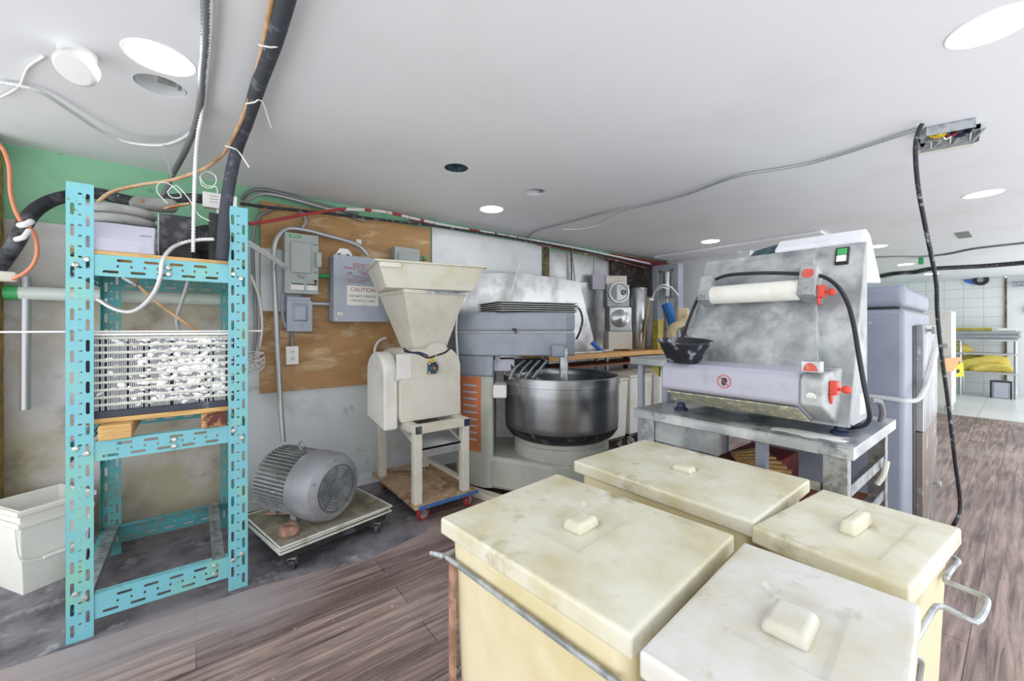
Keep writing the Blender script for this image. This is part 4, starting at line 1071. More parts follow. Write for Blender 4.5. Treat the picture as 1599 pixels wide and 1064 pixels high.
for x, m_ in ((HX0, 'blackdust'), (HX1 - 0.05, 'navy')):
    MB().box(x + 0.004, x + 0.05, HY0 - 0.0065, HY0 - 0.0045, 0.599, 0.649).build('corner_cap', M[m_], hm)
MB().box(HX1 - 0.03, HX1, HY0 + 0.06, HY1 - 0.06, 0.18, 0.21).build('lower_rail', M['cream'], hm, bevel=0.002)
# grinding chamber: flat front with rounded shoulders
BX0, BX1, BY0, BY1 = 1.09, 1.56, 2.62, 3.06
pts = [(BX0 + 0.01, 0.653), (BX1 - 0.01, 0.653), (BX1, 0.70)]
for k in range(7):
    a = k / 6 * math.pi / 2
    pts.append((BX1 - 0.10 + 0.10 * math.cos(a) - 0.02 * k / 6, 1.02 + 0.13 * math.sin(a)))
for k in range(7):
    a = math.pi / 2 + k / 6 * math.pi / 2
    pts.append((BX0 + 0.12 + 0.10 * math.cos(a) - 0.02 * k / 6, 1.02 + 0.13 * math.sin(a)))
pts.append((BX0, 0.70))
MB().prism([(x, BY0, z) for x, z in pts], (0, BY1 - BY0, 0)).build('grinding_chamber', M['cream'], hm, bevel=0.004)
# belt guard on the left
pts = []
for k in range(13):
    a = k / 12 * math.pi
    pts.append((2.825 + 0.175 * math.cos(a), 0.98 + 0.15 * math.sin(a)))
pts = [(3.0, 0.65)] + pts + [(2.65, 0.60)]
MB().prism([(BX0 - 0.002, y, z) for y, z in pts], (-0.10, 0, 0)).build('belt_guard', M['cream_white'], hm, bevel=0.018, seg=3)
MB().box(BX0 - 0.03, BX0 + 0.08, BY0 - 0.004, BY0 - 0.0005, 0.95, 1.12).build('guard_tab', M['cream_white'], hm, bevel=0.002)
MB().box(BX0 - 0.04, BX0 - 0.0, BY0 - 0.006, BY0 - 0.001, 0.94, 0.952).build('guard_latch', M['bolt'], hm)
# funnel
f0 = [(1.235, 2.72), (1.485, 2.72), (1.485, 2.93), (1.235, 2.93)]
f1 = [(1.10, 2.58), (1.575, 2.58), (1.575, 3.04), (1.10, 3.04)]
MB().frustum(f0, 1.12, f1, 1.535).build('funnel', M['cream'], hm, bevel=0.003)
MB().box(1.095, 1.58, 2.575, 3.045, 1.535, 1.563).build('funnel_rim', M['cream'], hm, bevel=0.002)
MB().box(1.26, 1.57, 2.571, 2.5745, 1.54, 1.565).build('steel_strip', M['galv'], hm)
MB().lathe([(0.0, 0.0), (0.115, 0.0), (0.115, 0.005), (0.0, 0.005)], (1.36, BY0 - 0.0005, 1.075), (0, -1, 0), n=36).build('round_plate', M['cream'], hm)
bc = Vector((1.325, 2.6, 1.014)); bc.y = BY0 - 0.006
fb = MB().cbox(bc + Vector((0, -0.008, 0)), (0.082, 0.016, 0.082)).build('flange_bearing', M['candark'], hm, bevel=0.006)
MB().lathe([(0.018, 0.0), (0.034, 0.0), (0.03, 0.022), (0.018, 0.024), (0.016, 0.01)], bc + Vector((0, -0.016, 0)), (0, -1, 0), n=28, cap=False).build('bearing_housing', M['candark'], fb)
MB().lathe([(0.0, 0.0), (0.016, 0.0), (0.014, 0.02), (0.007, 0.022), (0.0, 0.016)], bc + Vector((0, -0.016, 0)), (0, -1, 0), n=20).build('shaft_end', M['rust'], fb)
for sx in (-1, 1):
    for sz in (-1, 1):
        MB().lathe([(0.0, 0.0), (0.009, 0.0), (0.008, 0.008), (0.0, 0.01)], bc + Vector((sx * 0.031, -0.016, sz * 0.031)), (0, -1, 0), n=8).build('bolt', M['bolt'], fb)
MB().cyl(bc + Vector((-0.01, -0.012, 0.045)), bc + Vector((-0.014, -0.03, 0.075)), 0.014, 0.012, n=12).build('grease_cap', M['yellow'], fb)
# chute under the chamber
MB().prism([(1.19, 2.50, 0.49), (1.19, 2.50, 0.475), (1.19, 2.88, 0.575), (1.19, 2.88, 0.59)], (0.30, 0, 0)).build('chute_plate', M['steel_dusty'], hm, bevel=0.001)
for x in (1.185, 1.491):
    MB().prism([(x, 2.50, 0.455), (x, 2.50, 0.50), (x, 2.88, 0.60), (x, 2.88, 0.555)], (0.004, 0, 0)).build('chute_side', M['cream'], hm)
MB().prism([(1.19, 2.50, 0.49), (1.19, 2.50, 0.425), (1.19, 2.503, 0.425), (1.19, 2.503, 0.49)], (0.30, 0, 0)).build('chute_lip', M['steel'], hm)
cable('neck_wire', [(1.102, 2.592, 1.158), (1.12, 2.539, 1.138), (1.157, 2.472, 1.127), (1.191, 2.42, 1.103), (1.231, 2.389, 1.116), (1.3, 2.386, 1.134), (1.353, 2.42, 1.156)], 0.007, M['cord'], 'black wire twisted round the neck of the cream funnel', 'wire')
cable('neck_wire', [(1.105, 2.589, 1.14), (1.122, 2.525, 1.134), (1.158, 2.465, 1.136), (1.192, 2.413, 1.116)], 0.006, M['navy'], 'second navy wire twisted on the left of the funnel neck', 'wire')
cable('wall_conduit', [(1.265, 3.35, 1.213), (1.197, 3.33, 1.188), (1.155, 3.3, 1.127), (1.153, 3.28, 1.06), (1.179, 3.25, 0.987)], 0.012, M['wirewhite'], 'white cable bowing on the plywood left of the belt guard', 'cable')
cable('mixer_cable', [(1.628, 2.789, 1.402), (1.624, 2.792, 1.259), (1.636, 2.783, 1.005), (1.644, 2.777, 0.751), (1.652, 2.77, 0.345)], 0.01, M['bxwhite'], 'pale cable running down the left edge of the spiral mixer', 'cable')

# yellow tub on the funnel
tb = thing('ingredient_tub', 'yellowed rectangular plastic tub sitting on the cream funnel', 'tub', (1.32, 2.735, 1.5645), R(-12))
a = rect(-0.30, 0.30, -0.21, 0.21); c = rect(-0.365, 0.365, -0.285, 0.285)
tub(a, c, 0.165).build('body', M['tub'], tb, local=True, bevel=0.02, seg=3)
rings = [[(x, y, z) for x, y in ins(c, e)] for z, e in ((0.158, 0.002), (0.158, -0.02), (0.17, -0.02), (0.17, 0.002))]
MB().ring_loft(rings, closed=True).build('rim', M['tub'], tb, local=True, bevel=0.004)
MB().box(-0.355, -0.22, -0.292, -0.286, 0.125, 0.157).build('moulded_label', M['tub'], tb, local=True, bevel=0.002)

# ------------------------------------------------------------------ spiral mixer (x to the mixer's right, y to its back)
MXR = R(51.95 - 90)
mxm = Matrix.Rotation(MXR, 4, 'Z')
sm = thing('spiral_mixer', 'blue grey spiral dough mixer with large steel bowl', 'mixer', (0, 0, 0), MXR)
sm.location = mxm @ Vector((0.1, 3.35, 0))
OX, OY = 0.1, 3.35
def mb(): return MB()
def mbuild(b, *a, **k):
    b.move(Matrix.Translation((-OX, -OY, 0)))
    return b.build(*a, local=True, **k)
def up(poly, z0, z1): return MB().prism([(x, y, z0) for x, y in poly], (0, 0, z1 - z0))
colp = [(-0.45, 3.75), (-0.45, 3.27), (-0.215, 3.13), (-0.145, 3.13), (-0.145, 3.75)]
mbuild(up(colp, 0.92, 1.08), 'column_upper', M['greypaint'], sm, bevel=0.012)
mbuild(up(colp, 0.05, 0.92), 'column', M['mixer_low'], sm, bevel=0.012)
headp = [(-0.45, 3.72), (-0.45, 3.26), (-0.225, 3.125), (0.42, 3.125), (0.50, 3.19), (0.50, 3.72)]
mbuild(up(headp, 1.27, 1.42), 'head_cover', M['greypaint'], sm, bevel=0.022, seg=3)
mbuild(up(headp, 1.08, 1.262), 'head', M['greypaint'], sm, bevel=0.012)
mbuild(up([(x * 0.99, 3.42 + (y - 3.42) * 0.98) for x, y in headp], 1.26, 1.272), 'seam_strip', M['clear'], sm)
mbuild(MB().box(0.0, 0.03, 3.118, 3.125, 1.275, 1.295).box(0.022, 0.034, 3.108, 3.125, 1.255, 1.295), 'latch', M['black'], sm)
mbuild(MB().prism([(-0.135, 3.2, 1.08), (-0.08, 3.2, 1.08), (-0.135, 3.2, 0.99)], (0, 0.4, 0)), 'gusset', M['mixer_low'], sm)
# vent panel on the chamfer
p0, p1 = Vector((-0.44, 3.264, 0)), Vector((-0.225, 3.136, 0))
d = (p1 - p0).normalized(); nrm = Vector((d.y, -d.x, 0))
lw = (p1 - p0).length
pm = frame_mx(Vector((p0.x, p0.y, 0.33)) + d * 0.02 + nrm * 0.004, d, (0, 0, 1))
vp = mbuild(MB().plate(rect(0, lw - 0.04, 0, 0.585), [slot((lw - 0.04) * 0.52, 0.09 + k * 0.053, 0.125, 0.012) for k in range(9)], 0.006, pm), 'vent_panel', M['orange'], sm, smooth=0)
b = MB()
for k in range(9):
    b.box((lw - 0.04) * 0.52 - 0.065, (lw - 0.04) * 0.52 + 0.065, 0.082 + k * 0.053, 0.098 + k * 0.053, 0.001, 0.008, pm)
mbuild(b, 'louvres', M['lavender'], vp, bevel=0.003)
# base
basep = [(-0.43, 3.75), (-0.43, 3.28), (-0.215, 3.15), (-0.1, 3.10), (0.30, 2.92), (0.62, 3.02), (0.72, 3.3), (0.66, 3.65)]
mbuild(up(basep, 0.05, 0.30), 'base', M['mixer_low'], sm, bevel=0.03, seg=3)
BC = (0.405, 3.34)
mbuild(MB().lathe([(0.0, 0.29), (0.385, 0.29), (0.385, 0.36), (0.375, 0.372), (0.375, 0.39), (0.385, 0.4), (0.37, 0.425), (0.0, 0.425)], (BC[0], BC[1], 0), n=64), 'turntable', M['mixer_low'], sm)
RB = 0.474
prof = [(0.0, 0.43), (0.36, 0.43), (0.42, 0.455), (0.452, 0.5), (0.462, 0.56), (0.464, 0.83), (0.464, 0.853), (RB, 0.857), (RB, 0.918), (RB - 0.004, 0.922), (RB - 0.014, 0.922), (RB - 0.018, 0.915), (0.452, 0.86), (0.45, 0.56), (0.43, 0.49), (0.36, 0.45), (0.0, 0.45)]
bo = mbuild(MB().lathe(prof, (BC[0], BC[1], 0), n=96), 'bowl', M['bowl'], sm)
mbuild(MB().lathe([(0.40, 0.4445), (0.425, 0.4565), (0.4535, 0.50), (0.4575, 0.515)], (BC[0], BC[1], -0.001), n=96, cap=False), 'dark_ring', M['bowl_in'], bo)
# breaker bar and spindle
mbuild(MB().box(0.30, 0.40, 3.04, 3.22, 1.075, 1.17), 'spindle_box', M['greypaint'], sm, bevel=0.012)
mbuild(MB().box(0.365, 0.425, 3.05, 3.105, 0.60, 1.15), 'breaker_bar', M['galv'], sm, bevel=0.006)
pts = []
for k in range(40):
    t = k / 39
    a = 2 * math.pi * 1.35 * t + 2.2
    r = 0.05 + 0.11 * min(1, t * 3)
    pts.append((0.27 + r * math.cos(a), 3.32 + r * math.sin(a), 1.0 - 0.5 * t))
mbuild(MB().tube([(0.27, 3.32, 1.09)] + pts, 0.022, n=12), 'spiral_hook', M['steel'], sm)
for y_, z_, m_ in ((3.0, 0.97, 'black'), (3.2, 0.98, 'steel')):
    pass
mbuild(MB().box(-0.145, 0.02, 3.2, 3.4, 0.955, 1.05), 'upper_bracket', M['lavender'], sm, bevel=0.006)
mbuild(MB().box(-0.145, -0.04, 3.05, 3.3, 0.765, 0.865), 'lower_bracket', M['cream_white'], sm, bevel=0.012)
b = MB()
for k in range(4):
    b.tube([(-0.02 + k * 0.06, 3.1 + 0.03 * k, 0.90), (0.02 + k * 0.07, 3.15 + 0.02 * k, 0.98), (0.10 + k * 0.06, 3.22, 1.04)], 0.01, n=8)
mbuild(b, 'bowl_guard', M['steel'], sm)
mbuild(MB().prism([(0.0, 3.18, 0.93), (0.28, 3.3, 0.97), (0.26, 3.34, 1.05), (-0.02, 3.22, 1.05)], (0.004, -0.008, 0.0)), 'clear_guard', M['blackdust'], sm)
cable('black_cable', [(2.586, 2.421, 1.489), (2.583, 2.359, 1.453), (2.601, 2.346, 1.366), (2.583, 2.359, 1.267), (2.558, 2.379, 1.201)], 0.009, M['cord'], 'black cord curling down at the right end of the mixer head', 'cord')
o = MB()
for x0, y0, x1, y1 in ((-0.50, 3.28, -0.18, 3.06),):
    dd = Vector((x1 - x0, y1 - y0, 0)).normalized()
    o.box(0, 0.62, -0.04, 0.04, 0.0, 0.045, mxm @ Matrix.Translation((x0, y0, 0)) @ Matrix.Rotation(math.atan2(dd.y, dd.x), 4, 'Z'))
tag(o.build('timber_strip', M['tub'], bevel=0.004), 'pale timber strip on the floor along the mixer foot', 'timber')

# baking trays on the mixer
tr = thing('baking_tray', 'lowest aluminium baking tray stacked on top of the mixer', 'tray', mxm @ Vector((0.13, 3.47, 1.4215)), R(-13), 'baking trays stacked on the mixer')
rings = [[(x, y, z) for x, y in q] for q, z in ((rect(-0.328, 0.328, -0.22, 0.22), 0.0), (rect(-0.352, 0.352, -0.245, 0.245), 0.013), (rect(-0.357, 0.357, -0.25, 0.25), 0.013), (rect(-0.357, 0.357, -0.25, 0.25), 0.0155), (rect(-0.35, 0.35, -0.243, 0.243), 0.0155), (rect(-0.325, 0.325, -0.217, 0.217), 0.003))]
MB().ring_loft(rings).build('pan', M['tray'], tr, local=True, bevel=0.002)
MB().tube([(-0.357, -0.25, 0.0142), (0.357, -0.25, 0.0142), (0.357, 0.25, 0.0142), (-0.357, 0.25, 0.0142)], 0.0034, raw=True, closed=True, n=6).build('rolled_edge', M['tray_edge'], tr, local=True)
for k, lab in enumerate(('second aluminium baking tray from the bottom of the mixer stack', 'middle aluminium baking tray in the stack on the mixer', 'second aluminium baking tray from the top of the mixer stack', 'topmost aluminium baking tray in the stack on the mixer')):
    q = mxm @ Vector((0.13 + 0.004 * (-1) ** k, 3.47 + 0.003 * k, 1.4215 + 0.0172 * (k + 1)))
    dup(tr, q, R(-13 + (1.2 * (-1) ** k)), lab)

# steel sheets behind the mixer
o = MB().prism([(1.843, 3.25, 1.37), (1.911, 3.25, 1.798), (2.671, 3.25, 1.874), (3.548, 3.25, 1.842), (3.893, 3.25, 0.922), (1.938, 3.25, 1.014)], (0, 0.008, 0))
tag(o.build('steel_sheet', M['steel_sheet']), 'shiny steel sheet standing behind the mixer and trays', 'sheet')
o = MB().prism([(3.634, 3.36, 1.843), (3.938, 3.36, 1.88), (3.963, 3.36, 1.235), (3.634, 3.36, 0.959)], (0, 0.02, 0))
tag(o.build('steel_sheet', M['steel']), 'narrow steel sheet between the mixer and the round door machine', 'sheet')


# ------------------------------------------------------------------ ingredient bins in the foreground
def bin_(label, cx, cy, sx, sy, rz, zt, lid_m, handle, recess=(0.2, 0.13), hs=(0.075, 0.05), hz=0.026, frame=True):
    t = thing('ingredient_bin', label, 'bin', (cx, cy, 0), rz, 'lidded ingredient bins')
    ax_, ay_ = sx / 2, sy / 2
    body = [(-ax_ + 0.045, -ay_ + 0.045), (ax_ - 0.045, -ay_ + 0.045), (ax_ - 0.045, ay_ - 0.045), (-ax_ + 0.045, ay_ - 0.045)]
    top = [(-ax_ + 0.018, -ay_ + 0.018), (ax_ - 0.018, -ay_ + 0.018), (ax_ - 0.018, ay_ - 0.018), (-ax_ + 0.018, ay_ - 0.018)]
    MB().frustum(body, 0.0, top, zt - 0.04).build('body', M['binbody'], t, local=True, bevel=0.03, seg=4)
    # lid: one skin with a shallow square dish round the grip
    rx, ry = recess[0] / 2, recess[1] / 2
    ring = lambda a, b, z: [(-a, -b, z), (a, -b, z), (a, b, z), (-a, b, z)]
    rings = [ring(ax_ - 0.006, ay_ - 0.006, zt - 0.046), ring(ax_, ay_, zt - 0.046), ring(ax_, ay_, zt - 0.004), ring(ax_ - 0.012, ay_ - 0.012, zt), ring(rx + 0.012, ry + 0.012, zt + 0.001), ring(rx, ry, zt - 0.006)]
    l = MB().ring_loft(rings, cap=True).build('lid', lid_m, t, local=True, bevel=0.016, seg=4)
    MB().frustum(rect(-hs[0] / 2 - 0.006, hs[0] / 2 + 0.006, -hs[1] / 2 - 0.006, hs[1] / 2 + 0.006), zt - 0.008, rect(-hs[0] / 2, hs[0] / 2, -hs[1] / 2, hs[1] / 2), zt + hz - 0.006).build('grip', lid_m, l, local=True, bevel=0.009, seg=3)
    if frame:
        f_ = MB()
        e = -0.008
        f_.tube([(-ax_ - e, -ay_ + 0.02, zt - 0.105), (-ax_ - e, ay_ - 0.01, zt - 0.105), (-ax_ + 0.0, ay_ + e - 0.004, zt - 0.103), (ax_ * 0.2, ay_ - 0.006, zt - 0.105)], 0.0065, n=10)
        f_.build('wire_frame', M['galv'], t, local=True)
        MB().box(-ax_ + 0.004, -ax_ + 0.014, ay_ - 0.055, ay_ - 0.035, 0.02, zt - 0.11).build('corner_strap', M['rust'], t, local=True)
    return t


LZ = 0.79
B1 = bin_('largest lidded bin, nearest to the motor, with a steel rod round its side', 0.784, 0.712, 0.482, 0.575, R(5), LZ, M['lid'], None)
B2 = bin_('lidded bin pushed against the front of the sheeter table', 1.388, 0.765, 0.475, 0.635, R(1), LZ, M['lid'], None, recess=(0.16, 0.2), hs=(0.04, 0.065), hz=0.02, frame=False)
B3 = bin_('small lidded bin under the table corner, near the hanging cord plug', 1.336, 0.272, 0.44, 0.30, R(-5), LZ, M['lid'], None, recess=(0.28, 0.15), hs=(0.115, 0.028), hz=0.034, frame=False)
B4 = bin_('whitest lidded bin at the very front with two wire handles', 0.795, 0.248, 0.475, 0.295, R(4.5), LZ + 0.006, M['lid_white'], None, recess=(0.17, 0.11), hs=(0.085, 0.06), hz=0.022, frame=False)
MB().tube([(1.131, 0.143, 0.66), (1.172, 0.134, 0.68), (1.242, 0.125, 0.695), (1.269, 0.119, 0.695), (1.273, 0.106, 0.695), (1.268, 0.073, 0.69), (1.276, 0.065, 0.69), (1.31, 0.059, 0.69), (1.38, 0.055, 0.69), (1.4, 0.058, 0.69), (1.409, 0.068, 0.69), (1.416, 0.112, 0.69), (1.421, 0.121, 0.69), (1.447, 0.122, 0.69), (1.518, 0.117, 0.69), (1.562, 0.111, 0.69), (1.581, 0.118, 0.69), (1.587, 0.132, 0.69)], 0.0062, n=10).build('wire_handle', M['galv'], B3)
MB().tube([(1.098, 0.145, 0.66), (1.108, 0.137, 0.66), (1.117, 0.13, 0.65), (1.13, 0.131, 0.63), (1.133, 0.136, 0.58)], 0.0062, n=10).build('wire_handle', M['galv'], B4)

# ------------------------------------------------------------------ steel table of the sheeter
tb = thing('steel_table', 'stainless steel table dusted with flour under the dough sheeter', 'table', (2.265, 0.858, 0))
TX0, TX1, TY0, TY1, TT = 1.883, 2.647, 0.389, 1.327, 0.86
b = MB().box(TX0, TX1, TY0, TY1, TT - 0.006, TT)
b.box(TX0, TX0 + 0.004, TY0, TY1, TT - 0.046, TT - 0.006).box(TX1 - 0.004, TX1, TY0, TY1, TT - 0.046, TT - 0.006)
b.box(TX0 + 0.004, TX1 - 0.004, TY0, TY0 + 0.004, TT - 0.046, TT - 0.006).box(TX0 + 0.004, TX1 - 0.004, TY1 - 0.004, TY1, TT - 0.046, TT - 0.006)
b.build('tabletop', M['steel_table'], tb, bevel=0.003)
for x, sx in ((TX0 + 0.03, 1), (TX1 - 0.03, -1)):
    for y, sy in ((TY0 + 0.025, 1), (TY1 - 0.03, -1)):
        MB().prism([(x, y, 0), (x + sx * 0.05, y, 0), (x + sx * 0.05, y + sy * 0.004, 0), (x + sx * 0.004, y + sy * 0.004, 0), (x + sx * 0.004, y + sy * 0.075, 0), (x, y + sy * 0.075, 0)], (0, 0, TT - 0.007)).build('leg', M['galv'], tb)
for z in (0.66, 0.50):
    b = MB()
    b.box(TX0 + 0.036, TX0 + 0.04, TY0 + 0.11, TY1 - 0.11, z, z + 0.035)
    b.build('front_rail', M['galv'], tb)
    for y in (TY0 + 0.03, TY1 - 0.06):
        MB().box(TX0 + 0.085, TX1 - 0.085, y, y + 0.004, z - 0.01, z + 0.03).box(TX0 + 0.085, TX1 - 0.085, y, y + 0.05, z - 0.014, z - 0.01).build('side_rail', M['galv'], tb)
MB().box(TX0 + 0.04, TX0 + 0.044, TY1 - 0.44, TY1 - 0.1, 0.70, TT - 0.05).build('apron_plate', M['steel_dusty'], tb)
for y, w_ in ((0.70, 0.04), (0.92, 0.05), (1.0, 0.035)):
    MB().box(TX0 + 0.06, TX0 + 0.10, y, y + w_, 0.05, TT - 0.0065).build('upright', M['cabpaint'], tb)
tag(MB().box(TX0 + 0.1, TX1 - 0.1, TY0 + 0.085, TY1 - 0.09, 0.4865, 0.4985).build('shelf_board', M['brownwood']), 'brown board on the rails under the steel table', 'board')
tag(MB().box(TX0 + 0.13, TX1 - 0.12, TY0 + 0.36, TY1 - 0.34, 0.499, 0.64).build('storage_box', M['darkred'], bevel=0.008), 'dark red box on the board under the steel table', 'box')
o = MB()
for k in range(6):
    o.cbox((TX0 + 0.2 + 0.03 * k, 0.75 + 0.028 * k, 0.649 + 0.003 * k), (0.03, 0.2, 0.008), 0.3 + 0.2 * k)
tag(o.build('wood_sticks', M['pine']), 'loose wooden sticks on the dark red box under the table', 'sticks', kind='stuff')
tag(MB().tube([(2.5, 0.399, 0.687), (2.5, 0.406, 0.641), (2.5, 0.419, 0.599), (2.5, 0.433, 0.571)], 0.012, n=8).build('plastic_scrap', M['tub']), 'crumpled pale plastic scrap under the right end of the table', 'scrap')

# second steel table behind
t2 = thing('steel_table', 'plain steel side table with round leg beyond the sheeter', 'table', (2.8, 1.52, 0))
b = MB().box(2.32, 3.25, 1.39, 1.664, 1.094, 1.1).box(2.32, 2.324, 1.39, 1.664, 1.055, 1.094).box(2.324, 3.25, 1.66, 1.664, 1.055, 1.094)
b.build('tabletop', M['steel_table'], t2, bevel=0.002)
for x, y in ((2.37, 1.61), (3.2, 1.61), (2.37, 1.43), (3.2, 1.43)):
    MB().cyl((x, y, 0), (x, y, 1.0935), 0.023, n=18).build('leg', M['elec_blue'], t2)
MB().prism([(2.34, 1.56, 1.093), (2.34, 1.46, 1.093), (2.34, 1.46, 0.985)], (0.02, 0, 0)).build('gusset', M['olive'], t2)

# ------------------------------------------------------------------ dough sheeter
ds = thing('dough_sheeter', 'floury stainless dough sheeter with two rollers and red levers', 'dough sheeter', (2.2, 0.79, TT))
SY0, SY1 = 0.435, 1.15
E_ = Vector((0.347, 0, 0.938)); NN = Vector((-0.938, 0, 0.347)); P0 = Vector((2.04, 0, 0.90))
def sp(s, n, y): return P0 + E_ * s + NN * n + Vector((0, y, 0))
b = MB().prism([(2.04, SY0, 0.90), (2.33, SY0, 0.90), (2.33, SY0, 1.68), (2.318, SY0, 1.68)], (0, SY1 - SY0, 0))
b.build('housing', M['steel_dusty'], ds, bevel=0.004)
# sloping pan between the side panels
q0 = [sp(0.14, 0.0, 0.53), sp(0.14, 0.075, 0.53), sp(0.80, 0.014, 0.62), sp(0.80, 0.0, 0.62)]
q1 = [sp(0.14, 0.0, 1.145), sp(0.14, 0.075, 1.145), sp(0.80, 0.014, 1.085), sp(0.80, 0.0, 1.085)]
MB().ring_loft([q0, q1]).build('chute_pan', M['steel_dusty'], ds, bevel=0.003)
# upper roller in its brackets
for y0, y1 in ((0.565, 0.632), (1.03, 1.085)):
    o = MB().ring_loft([[sp(0.53, 0.0, y), sp(0.53, 0.14, y), sp(0.67, 0.14, y), sp(0.67, 0.0, y)] for y in (y0, y1)]).build('roller_bracket', M['steel_dusty'], ds, bevel=0.004)
    MB().lathe([(0.0, 0.0), (0.008, 0.0), (0.006, 0.005), (0.0, 0.006)], sp(0.565, 0.14, (y0 + y1) / 2), NN, n=12).build('screw', M['bolt'], o)
    if y0 < 0.6:
        MB().lathe([(0.0, 0.0), (0.023, 0.0), (0.023, 0.0012), (0.0, 0.0012)], sp(0.632, 0.14, 0.598), NN, n=28).build('red_sticker', M['redsticker'], o)
MB().cyl(sp(0.578, 0.085, 0.633), sp(0.578, 0.085, 1.029), 0.047, n=40).build('upper_roller', M['whiteplastic'], ds)
# lower roller housing
hp = [(2.14, 1.135), (1.895, 1.122), (1.866, 1.098), (1.862, 1.0), (2.03, 0.915), (2.10, 0.93)]
MB().prism([(x, 0.55, z) for x, z in hp], (0, SY1 - 0.55, 0)).build('lower_cover', M['lavender'], ds, bevel=0.012, seg=3)
MB().prism([(2.018, 0.56, 0.917), (1.88, 0.56, 0.987), (1.884, 0.56, 0.992), (2.022, 0.56, 0.922)], (0, 0.56, 0)).move(Matrix.Translation((-0.008, 0, -0.009))).build('dough_crust', M['crust'], ds)
ec = MB().prism([(x + (0.0 if x > 2 else -0.008), 0.472, z) for x, z in hp], (0, 0.077, 0)).build('end_cap', M['steel_dusty'], ds, bevel=0.008)
MB().lathe([(0.0, 0.0), (0.017, 0.0), (0.017, 0.003), (0.008, 0.004), (0.008, 0.01), (0.0, 0.011)], (1.855, 0.51, 1.035), (-1, 0, 0), n=20).build('nut', M['bolt'], ec)
MB().box(1.854, 1.90, 0.482, 0.545, 1.128, 1.172).build('sticker_plate', M['steel'], ec, bevel=0.003)
hpts = [(0.0235 * math.cos(math.pi * k / 16), 0.032 * math.sin(math.pi * k / 16)) for k in range(17)]
MB().plate(hpts, [], 0.001, frame_mx((1.8533, 0.5135, 1.133), (0, -1, 0), (0, 0, 1))).build('red_sticker', M['redsticker'], ec)
# warning sticker: red ring, slash and a hand
sx_, sy_, sz_ = 1.8615, 0.838, 1.059
fm = frame_mx((sx_ - 0.0006, sy_, sz_), (0, -1, 0), (0, 0, 1))
ws = MB().plate(circ(0, 0, 0.03, 40), [circ(0, 0, 0.0265, 40)], 0.0012, fm)
ws.box(-0.028, 0.028, -0.0013, 0.0013, -0.0006, 0.0006, fm @ Matrix.Rotation(R(-45), 4, 'Z'))
ws.build('warning_ring', M['redsticker'], ds, smooth=0)
hd = MB().box(-0.010, 0.010, -0.002, 0.016, -0.0004, 0.0004, fm)
for k, l in enumerate((0.013, 0.017, 0.016, 0.011)):
    hd.box(-0.010 + k * 0.0054, -0.010 + k * 0.0054 + 0.004, -0.002 - l, -0.002, -0.0004, 0.0004, fm)
hd.box(0.010, 0.0135, -0.006, 0.008, -0.0004, 0.0004, fm @ Matrix.Rotation(0.3, 4, 'Z'))
hd.build('warning_hand', M['ink'], ds, smooth=0)
# levers
def lever(x, y, z, dy):
    l = MB().box(x - 0.02, x + 0.02, y - 0.026, y - 0.0005, z - 0.018, z + 0.035)
    l.prism([(x - 0.024, y - 0.0005, z - 0.018), (x + 0.018, y - 0.0005, z - 0.018), (x - 0.014, y - 0.0005, z - 0.055)], (0, -0.01, 0))
    o = l.build('lever', M['red'], ds, bevel=0.003)
    MB().cyl((x + 0.004, y - 0.026, z + 0.004), (x + 0.008, y - dy, z + 0.004), 0.006, n=10).build('lever_arm', M['red'], o)
    MB().ball((x + 0.009, y - dy - 0.012, z + 0.004), 0.016, n=16).build('lever_knob', M['red'], o)
lever(1.935, 0.471, 1.06, 0.036)
lever(2.145, 0.565, 1.45, 0.034)
# switch
so = MB().box(-0.025, 0.025, -0.04, 0.045, 0.0, 0.02, frame_mx(sp(0.764, 0.0005, 0.515), (0, -1, 0), E_)).build('switch_box', M['black'], ds, bevel=0.004)
MB().box(-0.018, 0.018, 0.004, 0.036, 0.02, 0.026, frame_mx(sp(0.764, 0.0005, 0.515), (0, -1, 0), E_)).build('green_button', M['greenplastic'], so, bevel=0.003)
MB().box(-0.018, 0.018, -0.03, 0.001, 0.02, 0.028, frame_mx(sp(0.764, 0.0005, 0.515), (0, -1, 0), E_)).build('white_button', M['paper'], so, bevel=0.003)
# rear cover
MB().prism([(2.334, 0.45, 1.50), (2.64, 0.45, 1.52), (2.70, 0.45, 1.522), (2.47, 0.45, 1.735), (2.40, 0.45, 1.752), (2.334, 0.45, 1.70)], (0, 0.35, 0)).build('rear_cover', M['sheetwhite'], ds, bevel=0.008)
MB().prism([(2.334, 0.801, 0.96), (2.60, 0.801, 0.96), (2.60, 0.801, 1.5), (2.36, 0.801, 1.67), (2.334, 0.801, 1.665)], (0, 0.30, 0)).build('rear_panel', M['steel'], ds, bevel=0.004)
MB().prism([(2.335, 0.80, 1.672), (2.42, 0.80, 1.74), (2.42, 0.92, 1.72), (2.335, 0.92, 1.676)], (0, 0, 0.003)).build('loose_flap', M['candark'], ds)
for x, y in ((2.09, 0.475), (2.03, 1.135), (2.30, 0.475), (2.30, 1.12)):
    MB().lathe([(0.0, 0.0), (0.034, 0.0), (0.034, 0.012), (0.022, 0.02), (0.018, 0.04), (0.0, 0.04)], (x, y, TT + 0.0005), n=20).build('rubber_foot', M['navy'], ds)
MB().box(2.20, 2.29, SY0 - 0.001, SY0, 0.93, 1.02).build('rating_plate', M['paper'], ds)
MB().tube([(2.31, 0.42, 0.985), (2.36, 0.40, 0.975), (2.42, 0.40, 0.92), (2.44, 0.41, 0.875)], 0.012).build('rear_hose', M['bxdark'], ds)
